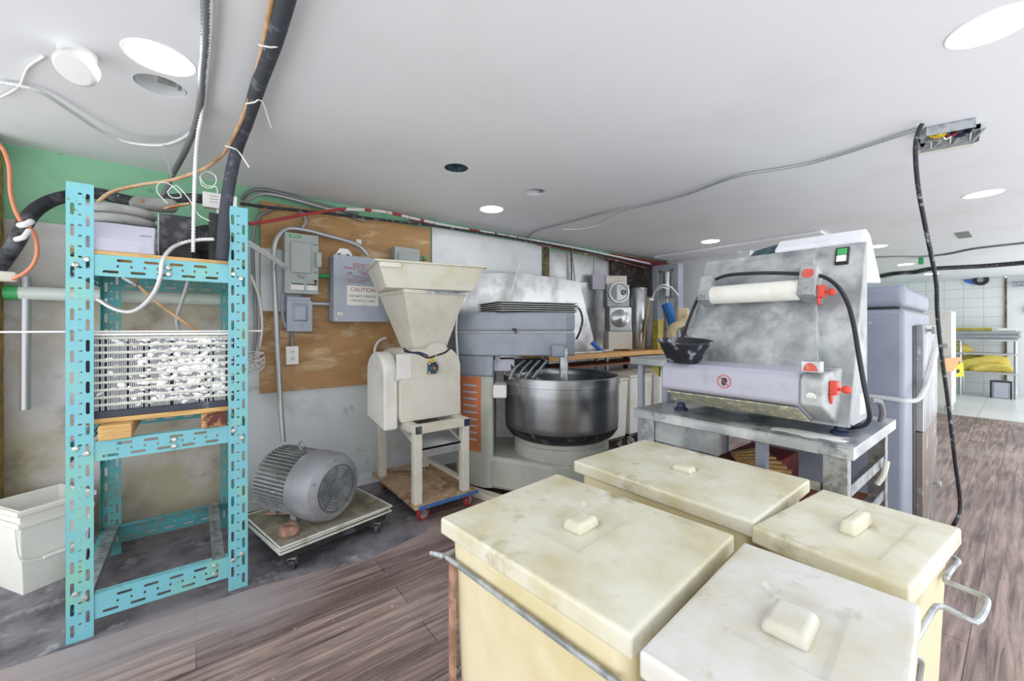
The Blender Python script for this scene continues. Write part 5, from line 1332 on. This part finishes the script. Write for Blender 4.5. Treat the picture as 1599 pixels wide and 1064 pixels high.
cable('black_cable', [(2.12, 1.231, 1.155), (2.14, 1.204, 1.217), (2.2, 1.151, 1.422), (2.22, 1.106, 1.52), (2.2, 0.994, 1.572), (2.19, 0.834, 1.571), (2.2, 0.699, 1.557), (2.19, 0.601, 1.54), (2.14, 0.537, 1.516), (2.12, 0.488, 1.469), (2.09, 0.45, 1.396), (2.05, 0.423, 1.305), (2.02, 0.404, 1.206), (2.0, 0.385, 1.098), (2.0, 0.37, 1.003), (2.02, 0.37, 0.959), (2.05, 0.388, 0.924), (2.09, 0.43, 0.897), (2.14, 0.475, 0.883)], 0.0085, M['cordblue'],
      'dark power cord draped over the front of the dough sheeter', 'cord')
bw = thing('mixing_bowl', 'floury black bowl tilted on the lower left of the sheeter', 'bowl', (1.98, 1.1, 1.095))
bw.location = (1.925, 1.062, 1.133)
bw.rotation_euler = (R(4), R(-4), 0)
MB().lathe([(0.0, 0.0), (0.072, 0.0), (0.082, 0.012), (0.122, 0.098), (0.13, 0.10), (0.13, 0.105), (0.119, 0.104), (0.078, 0.016), (0.0, 0.01)], n=48).build('shell', M['bowlblack'], bw, local=True)

# ------------------------------------------------------------------ big grey cabinet machine
cb = thing('cabinet_machine', 'tall lavender grey cabinet machine right of the dough sheeter', 'machine', (2.76, 0.374, 0), R(2))
MB().box(0.0, 1.20, 0.0, 0.70, 0.04, 1.395).build('body', M['cabpaint'], cb, local=True, bevel=0.02, seg=3)
MB().box(-0.004, 1.13, -0.004, 0.70, 1.405, 1.515).build('top_cap', M['cabpaint'], cb, local=True, bevel=0.03, seg=4)
MB().box(0.02, 1.10, 0.02, 0.68, 1.3955, 1.4045).build('cap_gasket', M['black'], cb, local=True)
MB().box(0.02, 1.2, 0.02, 0.68, 0.0, 0.0395).build('plinth', M['darkmetal'], cb, local=True)
MB().box(0.30, 0.415, -0.004, -0.0005, 0.06, 1.31).build('door_gap', M['black'], cb, local=True)
dr = MB().box(0.415, 1.27, -0.035, -0.0005, 0.72, 1.315).build('door', M['door_steel'], cb, local=True, bevel=0.004)
d2 = MB().box(0.415, 1.25, -0.033, -0.0005, 0.05, 0.715).build('lower_door', M['door_brown'], cb, local=True, bevel=0.004)
MB().prism([(0.43, -0.036, 0.06), (0.47, -0.036, 0.06), (1.25, -0.036, 0.52), (1.25, -0.036, 0.55)], (0, 0.003, 0)).build('trim_strip', M['steel'], d2, local=True)
for x, z, pr_ in ((0.62, 1.285, dr), (1.12, 1.285, dr), (0.98, 0.30, d2), (0.62, 0.12, d2)):
    MB().lathe([(0.0, 0.0), (0.008, 0.0), (0.008, 0.014), (0.021, 0.016), (0.022, 0.03), (0.016, 0.036), (0.0, 0.037)], (x, -0.035, z), (0, -1, 0), n=20).build('knob', M['elec'], pr_, local=True)
MB().box(-0.012, 0.02, 0.2, 0.26, 0.88, 0.97).build('rear_plug', M['black'], cb, local=True)
# stretch film band round the machine
st = MB().tube([(-0.012, 0.55, 0.955), (-0.012, 0.30, 0.95), (-0.012, 0.08, 0.945), (-0.004, -0.02, 0.94), (0.12, -0.045, 0.95), (0.4, -0.05, 1.0), (0.8, -0.05, 1.13), (1.25, -0.05, 1.27)], 0.011, n=8)
st.tube([(0.1, -0.043, 0.945), (0.45, -0.05, 1.01), (0.8, -0.05, 1.1), (1.25, -0.05, 1.2)], 0.01, n=8)
st.move(wm(cb))
tag(st.build('plastic_strap', M['clear']), 'clear plastic film band tied round the tall grey cabinet machine', 'strap')
cable('power_cable', [(2.758, 0.312, 2.285), (2.764, 0.326, 2.255), (2.78, 0.339, 2.18), (2.846, 0.338, 2.012), (2.959, 0.326, 1.835), (3.076, 0.31, 1.646), (3.179, 0.306, 1.534), (3.24, 0.309, 1.396), (3.294, 0.304, 1.235), (3.352, 0.297, 1.088), (3.417, 0.285, 0.901), (3.481, 0.272, 0.671), (3.558, 0.263, 0.47), (3.606, 0.251, 0.29), (3.606, 0.251, 0.194), (3.526, 0.263, 0.152), (3.641, 0.309, 0.013)], 0.0095, M['cord'],
      'long black cord hanging from the ceiling box down to the floor', 'cord', n=12)

# ceiling junction box over the cord
jb = thing('junction_box', 'open grey junction box with wires at the ceiling hole', 'junction box', (2.825, 0.236, 2.3))
c = [(2.796, 0.297, 2.3), (2.832, 0.179, 2.3), (3.071, 0.194, 2.3), (3.037, 0.308, 2.3)]
zc = CZ - 0.0015
cx_, cy_ = (c[0][0] + c[1][0]) / 2, (c[0][1] + c[1][1]) / 2
b = MB().box(-0.085, 0.085, -0.05, 0.05, -0.004, 0.0)
b.box(-0.085, 0.085, -0.05, -0.047, -0.045, -0.004).box(-0.085, 0.085, 0.047, 0.05, -0.045, -0.004).box(-0.085, -0.082, -0.047, 0.047, -0.045, -0.004).box(0.082, 0.085, -0.047, 0.047, -0.045, -0.004)
jb.location = (2.9335, 0.2455, zc)
jb.rotation_euler = (0, 0, R(-72))
b.build('box', M['galv'], jb, local=True, bevel=0.002)
for k, (m_, y) in enumerate((('yellow', -0.03), ('yellow', -0.008), ('redpipe', 0.012), ('navy', 0.03))):
    xo = (-0.075, -0.06, -0.015, 0.025)[k]
    MB().tube([(xo, y, -0.02), (xo + 0.018, y + 0.01, -0.042), (xo + 0.04, y - 0.008, -0.046), (xo + 0.05, y + 0.006, -0.03)], (0.008, 0.008, 0.006, 0.01)[k], n=8).build('wire', M[m_], jb, local=True)
MB().tube([(-0.012, 0.0, -0.05), (0.0, 0.018, -0.056), (0.016, 0.006, -0.05)], 0.004, n=6).build('wire', M['wirewhite'], jb, local=True)
MB().lathe([(0.02, 0.0), (0.024, 0.002), (0.024, 0.02), (0.018, 0.022), (0.018, 0.03), (0.014, 0.03)], (-0.02, 0.052, -0.022), (0, 1, 0), n=16).build('connector', M['bxdark'], jb, local=True)
# ribbed metal lath hanging in the torn hole
lp = thing('metal_lath', 'bent ribbed metal plate in the torn ceiling hole', 'metal plate', (3.13, 0.25, CZ - 0.02), R(-75))
MB().box(-0.10, 0.10, -0.11, 0.11, 0.0, 0.004).build('plate', M['galv'], lp, local=True)
for k in range(3):
    MB().tube([(-0.07 + 0.07 * k - 0.02, -0.1, -0.004), (-0.07 + 0.07 * k, 0.0, -0.014), (-0.07 + 0.07 * k + 0.02, -0.1, -0.004)], 0.006, n=8).build('rib', M['galv'], lp, local=True)
MB().box(-0.10, 0.10, 0.10, 0.118, -0.008, 0.01).build('edge_strip', M['tub'], lp, local=True)
cable('ceiling_conduit', [(2.886, 3.422, 2.287), (2.757, 3.177, 2.287), (2.723, 2.963, 2.287), (2.744, 2.553, 2.287), (2.749, 2.26, 2.287), (2.818, 2.017, 2.287), (2.853, 1.775, 2.287), (2.848, 1.514, 2.287), (2.781, 1.256, 2.287), (2.779, 1.115, 2.287), (2.842, 0.973, 2.287), (2.894, 0.82, 2.287), (2.888, 0.665, 2.287), (2.862, 0.521, 2.287), (2.841, 0.417, 2.287), (2.827, 0.327, 2.287)], 0.0085, M['bx'],
      'armoured conduit crossing the ceiling from the wall to the open junction box', 'conduit', ridge=0.2, pitch=0.018)
for (px, py), lab in (((2.832, 2.026), 'small cable clip on the ceiling conduit nearer the wall'), ((2.807, 1.127), 'small cable clip on the ceiling conduit nearer the junction box')):
    tag(MB().cbox((px, py, CZ - 0.0045), (0.035, 0.012, 0.008), 0.8).build('cable_clip', M['bolt']), lab, 'clip')
cable('ceiling_cable', [(2.863, 2.049, 2.292), (2.966, 2.293, 2.292), (3.066, 2.56, 2.292), (3.034, 2.779, 2.292), (2.907, 2.878, 2.292)], 0.006, M['wirewhite'], 'thin white cable looping off the ceiling conduit near the wall', 'cable')

# ------------------------------------------------------------------ worktop by the wall and what stands there
wt = thing('wooden_worktop', 'long butcher block worktop behind the mixer bowl', 'worktop', (4.1, 3.13, 0))
MB().box(2.72, 5.5, 2.89, 3.385, 0.965, 1.02).build('top', M['maple'], wt, bevel=0.005)
for x, y in ((3.0, 2.95), (3.0, 3.33), (3.95, 3.17), (3.95, 3.33), (5.3, 2.95), (5.3, 3.33)):
    if True:
        MB().cyl((x, y, 0), (x, y, 0.9645), 0.022, n=14).build('leg', M['galv'], wt)
MB().box(2.9, 5.4, 2.98, 3.36, 0.86, 0.885).build('lower_shelf', M['brownwood'], wt)
tag(MB().box(2.98, 3.62, 2.96, 3.2, 1.0205, 1.04).build('steel_tray', M['steel'], bevel=0.004), 'flat steel tray lying on the wooden worktop beside the mixer', 'tray')
q = (3.216, 2.927, 1.021)
tag(MB().cbox((3.05, 2.925, 1.029), (0.11, 0.03, 0.015), 0.3).build('scraper_handle', M['greenplastic'], bevel=0.004), 'small green plastic scraper at the worktop edge', 'scraper')
tag(MB().cbox((3.85, 3.1, 1.03), (0.3, 0.1, 0.018), 0.4).build('dish_cloth', M['whiteplastic'], bevel=0.006), 'crumpled white cloth before the round door machine', 'cloth')
tag(MB().cyl((3.72, 3.05, 1.021), (3.64, 3.14, 1.13), 0.02, 0.028, n=14).build('blue_scoop', M['bluemark']), 'little blue scoop leaning by the steel tray', 'scoop')
bf = thing('batch_machine', 'upright steel machine with round door on the worktop', 'machine', (4.14, 3.16, 1.02))
MX, MY = 4.14, 3.10
b = MB()
mm = Matrix.Translation((4.14, 3.16, 1.035)) @ Matrix.Rotation(R(-33), 4, 'Z')
bx_ = lambda x0, x1, y0, y1, z0, z1: MB().box(x0, x1, y0, y1, z0, z1, mm)
bx_(-0.15, 0.15, -0.12, 0.10, 0.0, 0.22).build('base', M['cream'], bf, bevel=0.008)
bx_(-0.13, 0.15, -0.10, 0.10, 0.22, 0.52).build('lower_body', M['steel'], bf, bevel=0.01)
bx_(-0.15, 0.14, -0.06, 0.10, 0.52, 0.80).build('upper_body', M['steel_dusty'], bf, bevel=0.01)
bx_(-0.16, 0.11, -0.05, 0.10, 0.80, 0.91).build('top_hood', M['cream'], bf, bevel=0.008)
dd = MB().lathe([(0.0, 0.0), (0.13, 0.0), (0.135, 0.01), (0.13, 0.02), (0.11, 0.02), (0.10, 0.012), (0.0, 0.012)], mm @ Vector((0.0, -0.061, 0.70)), mm.to_3x3() @ Vector((0, -1, 0)), n=40).build('round_door', M['steel'], bf)
MB().prism([mm @ Vector((-0.03 - 0.09 * math.cos(t), -0.0745, 0.70 + 0.1 * math.sin(t))) for t in [(-math.pi / 2 + math.pi * k / 16) for k in range(17)]], mm.to_3x3() @ Vector((0, -0.004, 0))).build('half_window', M['bxdark'], dd)
MB().lathe([(0.0, 0.0), (0.035, 0.0), (0.03, 0.03), (0.015, 0.032), (0.012, 0.02), (0.0, 0.02)], mm @ Vector((0.06, -0.075, 0.70)), mm.to_3x3() @ Vector((0, -1, 0)), n=20).build('door_knob', M['bxdark'], dd)
MB().lathe([(0.0, 0.0), (0.11, 0.0), (0.11, 0.02), (0.05, 0.05), (0.0, 0.055)], mm @ Vector((0.0, -0.101, 0.38)), mm.to_3x3() @ Vector((0, -1, 0)), n=32).build('lower_hub', M['steel'], bf)
for x in (-0.12, 0.10):
    bx_(x - 0.02, x + 0.02, -0.1, 0.06, -0.0145, 0.0).build('foot', M['black'], bf)
for x in (-0.16, 0.155):
    bx_(x - 0.012, x + 0.012, -0.09, -0.06, 0.50, 0.525).build('side_pin', M['black'], bf)
MB().box(-0.32, -0.16, -0.03, 0.06, 0.74, 0.93, mm).build('side_plate', M['lavender'], bf)
cn = thing('steel_boiler', 'tall shiny steel drum behind the round door machine', 'drum', (4.75, 3.28, 1.02))
MB().lathe([(0.0, 0.0), (0.115, 0.0), (0.118, 0.01), (0.118, 0.80), (0.115, 0.82), (0.0, 0.84)], n=40).build('drum', M['steel'], cn, local=True)
MB().lathe([(0.119, 0.79), (0.122, 0.795), (0.122, 0.815), (0.119, 0.82)], n=40, cap=False).build('top_band', M['galv'], cn, local=True)
k_ = thing('canister', 'brown lidded canister hung near the black corner', 'canister', (5.119, 3.486, 1.216))
MB().lathe([(0.0, 0.0), (0.075, 0.0), (0.077, 0.005), (0.077, 0.36), (0.075, 0.365), (0.0, 0.37)], n=32).build('body', M['bronze'], k_, local=True)
MB().lathe([(0.0, 0.3705), (0.081, 0.3705), (0.081, 0.385), (0.0, 0.39)], n=32).build('lid', M['black'], k_, local=True)
k_.location = (5.16, 3.2, 1.24)
tag(MB().box(5.07, 5.25, 3.12, 3.28, 1.0205, 1.239).build('support_box', M['blackdust']), 'dark box carrying the brown canister', 'box')
tag(MB().cyl((4.574, 3.087, 1.017), (4.861, 3.18, 1.667), 0.012, n=10).build('broom_handle', M['pine']), 'thin wooden stick leaning beside the brown canister', 'stick')
ys = thing('acrylic_stand', 'upright yellowed acrylic block left of the blue steel frame', 'block', (4.72, 3.0, 1.02))
MB().box(4.68, 4.80, 2.93, 3.02, 1.0205, 1.40).build('block', M['olive'], ys, bevel=0.004)
MB().box(4.675, 4.805, 2.925, 3.025, 1.40, 1.41).build('cap_plate', M['elec'], ys, bevel=0.002)
# press frame with pneumatic cylinder
pf = thing('pneumatic_press', 'blue grey press frame with silver air cylinder and blue handle', 'press', (4.95, 2.95, 1.02))
FX = 4.92
yA, yB = 3.169, 2.787
zT = 2.142
MB().box(FX, FX + 0.12, yA - 0.085, yA, 1.0205, zT).box(FX, FX + 0.12, yB, yB + 0.07, 1.0205, zT).box(FX, FX + 0.12, yB + 0.07, yA - 0.085, zT - 0.07, zT).build('frame', M['greypaint'], pf, bevel=0.005)
yC = (yA + yB) / 2
cyl_ = MB().cyl((FX + 0.06, yC, zT - 0.42), (FX + 0.06, yC, zT - 0.1), 0.06, n=28).build('air_cylinder', M['steel'], pf)
MB().box(FX + 0.0, FX + 0.12, yC - 0.07, yC + 0.07, zT - 0.1, zT - 0.0705).build('end_block', M['galv'], cyl_)
MB().box(FX + 0.0, FX + 0.12, yC - 0.07, yC + 0.07, zT - 0.45, zT - 0.42).build('end_block', M['galv'], cyl_)
MB().cyl((FX + 0.06, yC, 1.25), (FX + 0.06, yC, zT - 0.45), 0.016, n=14).build('piston_rod', M['steel'], pf)
MB().box(FX - 0.0, FX + 0.12, yC - 0.09, yC + 0.09, 1.0205, 1.25).build('ram_block', M['elec'], pf, bevel=0.004)
MB().cyl((4.634, 2.786, 1.589), (4.616, 2.673, 1.331), 0.062, n=24).build('blue_handle', M['blueplastic'], pf)
for p in ([(4.724, 3.033, 1.695), (4.667, 2.95, 1.795), (4.648, 2.839, 1.842), (4.737, 2.769, 1.802), (4.801, 2.719, 1.705)], [(4.711, 3.043, 1.679), (4.661, 2.956, 1.77), (4.641, 2.844, 1.81), (4.711, 2.789, 1.778)]):
    MB().tube(p, 0.009, n=8).build('air_hose', M['wirewhite'], pf)
MB().cbox((4.711, 3.043, 1.67), (0.06, 0.06, 0.04), 0.5).build('hose_fitting', M['bolt'], pf, bevel=0.006)
br_ = thing('casting_arm', 'beige cast machine arm standing behind the black bowl', 'machine', (4.27, 2.5, 0))
a_ = [(4.273, 2.498, 1.096), (4.267, 2.502, 1.227), (4.29, 2.484, 1.3), (4.353, 2.435, 1.344), (4.399, 2.399, 1.402)]
MB().tube(a_, 0.055, n=14).build('arm', M['beige'], br_, smooth=60)
MB().cbox((4.412, 2.452, 1.448), (0.14, 0.14, 0.16), 0.6).build('head', M['beige'], br_, bevel=0.03)
MB().cyl((4.357, 2.406, 1.264), (4.337, 2.32, 1.25), 0.05, n=20).build('hub', M['bxdark'], br_)
MB().cyl((a_[0][0], a_[0][1], 0.0), (a_[0][0], a_[0][1], a_[0][2] + 0.01), 0.05, n=20).build('column', M['elec'], br_)
# white bins on wheels under the worktop
def small_bin(label, x0, x1, y0, y1, zt):
    t = thing('wheeled_bin', label, 'bin', ((x0 + x1) / 2, (y0 + y1) / 2, 0), 0, 'wheeled bins under the worktop')
    hx, hy = (x1 - x0) / 2, (y1 - y0) / 2
    MB().frustum(rect(-hx + 0.02, hx - 0.02, -hy + 0.02, hy - 0.02), 0.13, rect(-hx, hx, -hy, hy), zt - 0.03).build('body', M['whiteplastic'], t, local=True, bevel=0.012)
    MB().box(-hx - 0.006, hx + 0.006, -hy - 0.006, hy + 0.006, zt - 0.03, zt).build('lid', M['tub'], t, local=True, bevel=0.008)
    MB().box(-hx + 0.03, hx - 0.03, -hy + 0.03, hy - 0.03, 0.105, 0.1295).build('base_plate', M['darkmetal'], t, local=True)
    for sx in (-1, 1):
        caster(t, sx * (hx - 0.07), -hy + 0.07, 0.1045, 0.04, M['rackwhite'], M['darkmetal'], M['galv'], 0.4 * sx)
        caster(t, sx * (hx - 0.07), hy - 0.07, 0.1045, 0.04, M['rackwhite'], M['darkmetal'], M['galv'], 0.4 * sx)
    return t
small_bin('cream wheeled bin just right of the steel mixer bowl', 3.25, 3.68, 2.66, 3.1, 0.76)
small_bin('cream wheeled bin in the middle of three under the worktop', 3.71, 4.14, 2.66, 3.1, 0.78)
small_bin('cream wheeled bin behind the round steel table leg', 4.17, 4.64, 2.66, 3.1, 0.79)
small_bin('cream wheeled bin farthest along, by the sheeter table', 4.67, 5.15, 2.66, 3.1, 0.79)

# ------------------------------------------------------------------ far end of the room
fx = 11.6
ft = thing('wire_shelving', 'steel table with two shelves before the far tiled wall', 'shelving', (fx + 0.2, 0.6, 0))
FY0, FY1 = 0.13, 1.15
for y in (FY0, 0.80, FY1):
    for x in (fx, fx + 0.5):
        MB().cyl((x, y, 0.004), (x, y, 1.05), 0.025, n=12).build('post', M['steel'], ft)
for z in (0.44, 0.79, 1.05):
    MB().box(fx - 0.03, fx + 0.53, FY0 - 0.02, FY1 + 0.02, z, z + 0.035).build('shelf', M['steel'], ft, bevel=0.004)
for k, lab in enumerate(('lower long steel pan on the far table', 'upper long steel pan on the far table')):
    tag(MB().frustum(rect(fx + 0.02, fx + 0.48, 0.10, 0.95), 1.086 + k * 0.075, rect(fx - 0.02, fx + 0.52, 0.06, 1.0), 1.158 + k * 0.075).build('steel_pan', M['steel']), lab, 'pan')
tag(MB().box(fx + 0.1, fx + 0.4, 0.42, 0.92, 1.236, 1.30).build('produce_box', M['olive'], bevel=0.01), 'low greenish yellow box on the far table pans', 'box')
tag(MB().box(fx + 0.05, fx + 0.45, 0.12, 0.36, 1.236, 1.29).build('white_box', M['whiteplastic'], bevel=0.01), 'low white box at right on the far table pans', 'box')
tag(MB().cyl((fx + 0.2, 1.04, 1.17), (fx + 0.26, 1.04, 1.17), 0.08, n=24).build('round_fan', M['bxdark']), 'dark round fan at the left of the far table', 'fan')


def cloth(name, label, cx, cy, z, sx, sy, h, seed):
    rn_ = random.Random(seed)
    bm = bmesh.new()
    bmesh.ops.create_uvsphere(bm, u_segments=40, v_segments=20, radius=1)
    ph = [(rn_.uniform(2, 7), rn_.uniform(2, 7), rn_.uniform(2, 7), rn_.uniform(0, 6)) for _ in range(9)]
    for v in bm.verts:
        p = v.co.copy()
        f = 1 + 0.15 * sum(math.sin(a * p.x + b2 * p.y + c2 * p.z + d2_) for a, b2, c2, d2_ in ph) / 2.2
        v.co = Vector((cx + p.x * sx * f, cy + p.y * sy * f, z + max(0.0, p.z * 0.9 * f + 0.25) * h))
    b = MB(); b.bm.free(); b.bm = bm
    o = b.build(name, M['yellowcloth'], smooth=25)
    return tag(o, label, 'cloth')


cloth('yellow_cloth', 'heap of yellow cloth on the lower shelf of the far table', fx + 0.25, 0.56, 0.478, 0.17, 0.36, 0.26, 2)
cloth('yellow_cloth', 'small heap of yellow cloth on the upper shelf of the far table', fx + 0.25, 0.90, 0.828, 0.16, 0.22, 0.18, 5)
wb = thing('white_carton', 'white bucket in black bracket on floor under the far table', 'bucket', (fx + 0.2, 0.3, 0.004))
MB().box(fx - 0.02, fx + 0.26, 0.2, 0.40, 0.005, 0.32).build('bucket', M['lavender'], wb, bevel=0.02)
MB().box(fx - 0.03, fx - 0.021, 0.17, 0.43, 0.3, 0.33).box(fx - 0.03, fx - 0.021, 0.405, 0.43, 0.005, 0.3).box(fx - 0.03, fx - 0.021, 0.17, 0.195, 0.005, 0.3).build('bracket', M['black'], wb)
pc_ = thing('beige_cabinet', 'narrow pale cabinet edge beyond the grey cabinet machine', 'cabinet', (9.2, 0.95, 0))
MB().box(8.9, 9.5, 0.70, 1.25, 0.12, 1.55).build('carcass', M['cream_white'], pc_, bevel=0.006)
MB().cyl((8.95, 0.75, 0.0), (8.95, 0.75, 0.1195), 0.03, n=12).build('foot', M['tub'], pc_)
MB().cyl((9.45, 0.75, 0.0), (9.45, 0.75, 0.1195), 0.03, n=12).build('foot', M['tub'], pc_)
MB().cyl((8.95, 1.2, 0.0), (8.95, 1.2, 0.1195), 0.03, n=12).build('foot', M['tub'], pc_)
MB().box(8.86, 8.899, 0.74, 0.80, 1.0, 1.06).build('latch', M['galv'], pc_)
tag(MB().prism([(8.607, 0.756, 0.85), (8.896, 0.594, 0.866), (8.718, 0.67, 0.663), (8.607, 0.756, 0.644)], (0.02, 0, 0)).build('tan_board', M['tape_tan']), 'tan board flap sticking out before the pale cabinet', 'board')
sg = thing('yellow_sign', 'bright yellow folded floor sign beside the tan board', 'sign', (9.52, 0.676, 0.406))
MB().prism([(9.464, 0.72, 0.69), (9.576, 0.632, 0.751), (9.592, 0.62, 0.528), (9.472, 0.714, 0.508)], (0.05, 0, 0)).build('board', M['yellowsign'], sg, bevel=0.004)
MB().prism([(9.49, 0.688, 0.631), (9.522, 0.663, 0.641), (9.522, 0.663, 0.59), (9.49, 0.688, 0.58)], (0.004, 0, 0)).build('mark', M['ink'], sg)
tp = thing('tape_roll', 'black and blue roll of tape hung high on the far tiled wall', 'tape', (12.38, 0.577, 2.262))
q = Vector((12.33, 0.575, 2.259))
MB().lathe([(0.05, 0.0), (0.11, 0.0), (0.11, 0.05), (0.05, 0.05), (0.05, 0.0)], q, (1, 0, 0), n=28, cap=False).build('roll', M['black'], tp)
MB().cbox(q + Vector((0.02, 0.14, -0.03)), (0.03, 0.16, 0.06), 0, 0.5).build('blue_tail', M['bluemark'], tp, bevel=0.01)
tag(MB().box(12.33, 12.398, -0.06, 0.02, 1.64 - 0.06, 1.64 + 0.07).build('alarm_box', M['red'], bevel=0.006), 'red box on the far wall at the right picture edge', 'box')
tag(MB().cyl((12.3, -0.3, 2.13), (12.3, 0.18, 2.13), 0.05, n=14).build('wall_bracket', M['galv']), 'grey pipe high on the far wall by the corner', 'pipe')
cable('ceiling_cable', [(7.505, 1.312, 2.288), (7.662, 1.125, 2.288), (7.942, 0.905, 2.288), (7.936, 0.662, 2.288), (7.673, 0.421, 2.288), (7.617, 0.214, 2.288), (7.594, 0.0, 2.288), (7.424, -0.396, 2.288), (7.232, -0.899, 2.288)], 0.012, M['bxdark'], 'thin grey cable across the far ceiling before the dark bundle', 'cable')
for k, (dy2, m_, r) in enumerate(((0, 'cord', 0.028), (2.5, 'brownpipe', 0.02), (-2, 'bxdark', 0.016))):
    cable('cable_bundle', [(x + 0.07 * k, y, 2.27 - 0.004 * k) for x, y, z in [(10.198, 1.719, 2.27), (9.823, 1.442, 2.27), (9.861, 1.203, 2.27), (9.532, 0.975, 2.27), (9.614, 0.731, 2.27), (9.732, 0.467, 2.27), (9.746, 0.211, 2.27), (9.721, 0.0, 2.27), (9.587, -0.512, 2.27), (9.506, -1.181, 2.27)]], r, M[m_],
          ('thickest black cable of the bundle across the far ceiling', 'brown cable of the bundle across the far ceiling', 'grey cable of the bundle across the far ceiling')[k], 'cable')
tag(MB().box(*(8.068, 8.128), *(0.905, 0.9550000000000001), 2.2, 2.298).build('green_tag', M['greenplastic']), 'small green tag stuck on the far ceiling', 'tag')
tag(MB().box(*(6.297000000000001, 6.697), *(0.373, 0.473), 2.292, 2.2985).build('ceiling_patch', M['bxdark']), 'dark slot plate in the ceiling right of the hanging cord', 'plate')

# flour on the table and the floor
def dust(label, pts, m='flour', h=0.0012):
    o = MB().prism(pts, (0, 0, h)).build('flour_patch', M[m], smooth=0)
    return tag(o, label, 'flour', kind='stuff')
rn = random.Random(11)
def blob(cx, cy, z, rx, ry, n=26, j=0.25):
    out = []
    for k in range(n):
        a = 2 * math.pi * k / n; f = 1 + rn.uniform(-j, j)
        out.append((cx + rx * f * math.cos(a), cy + ry * f * math.sin(a), z))
    return out
dust('spilled flour patch on the steel table corner by the sheeter foot', blob(1.99, 0.56, TT + 0.0003, 0.05, 0.13))
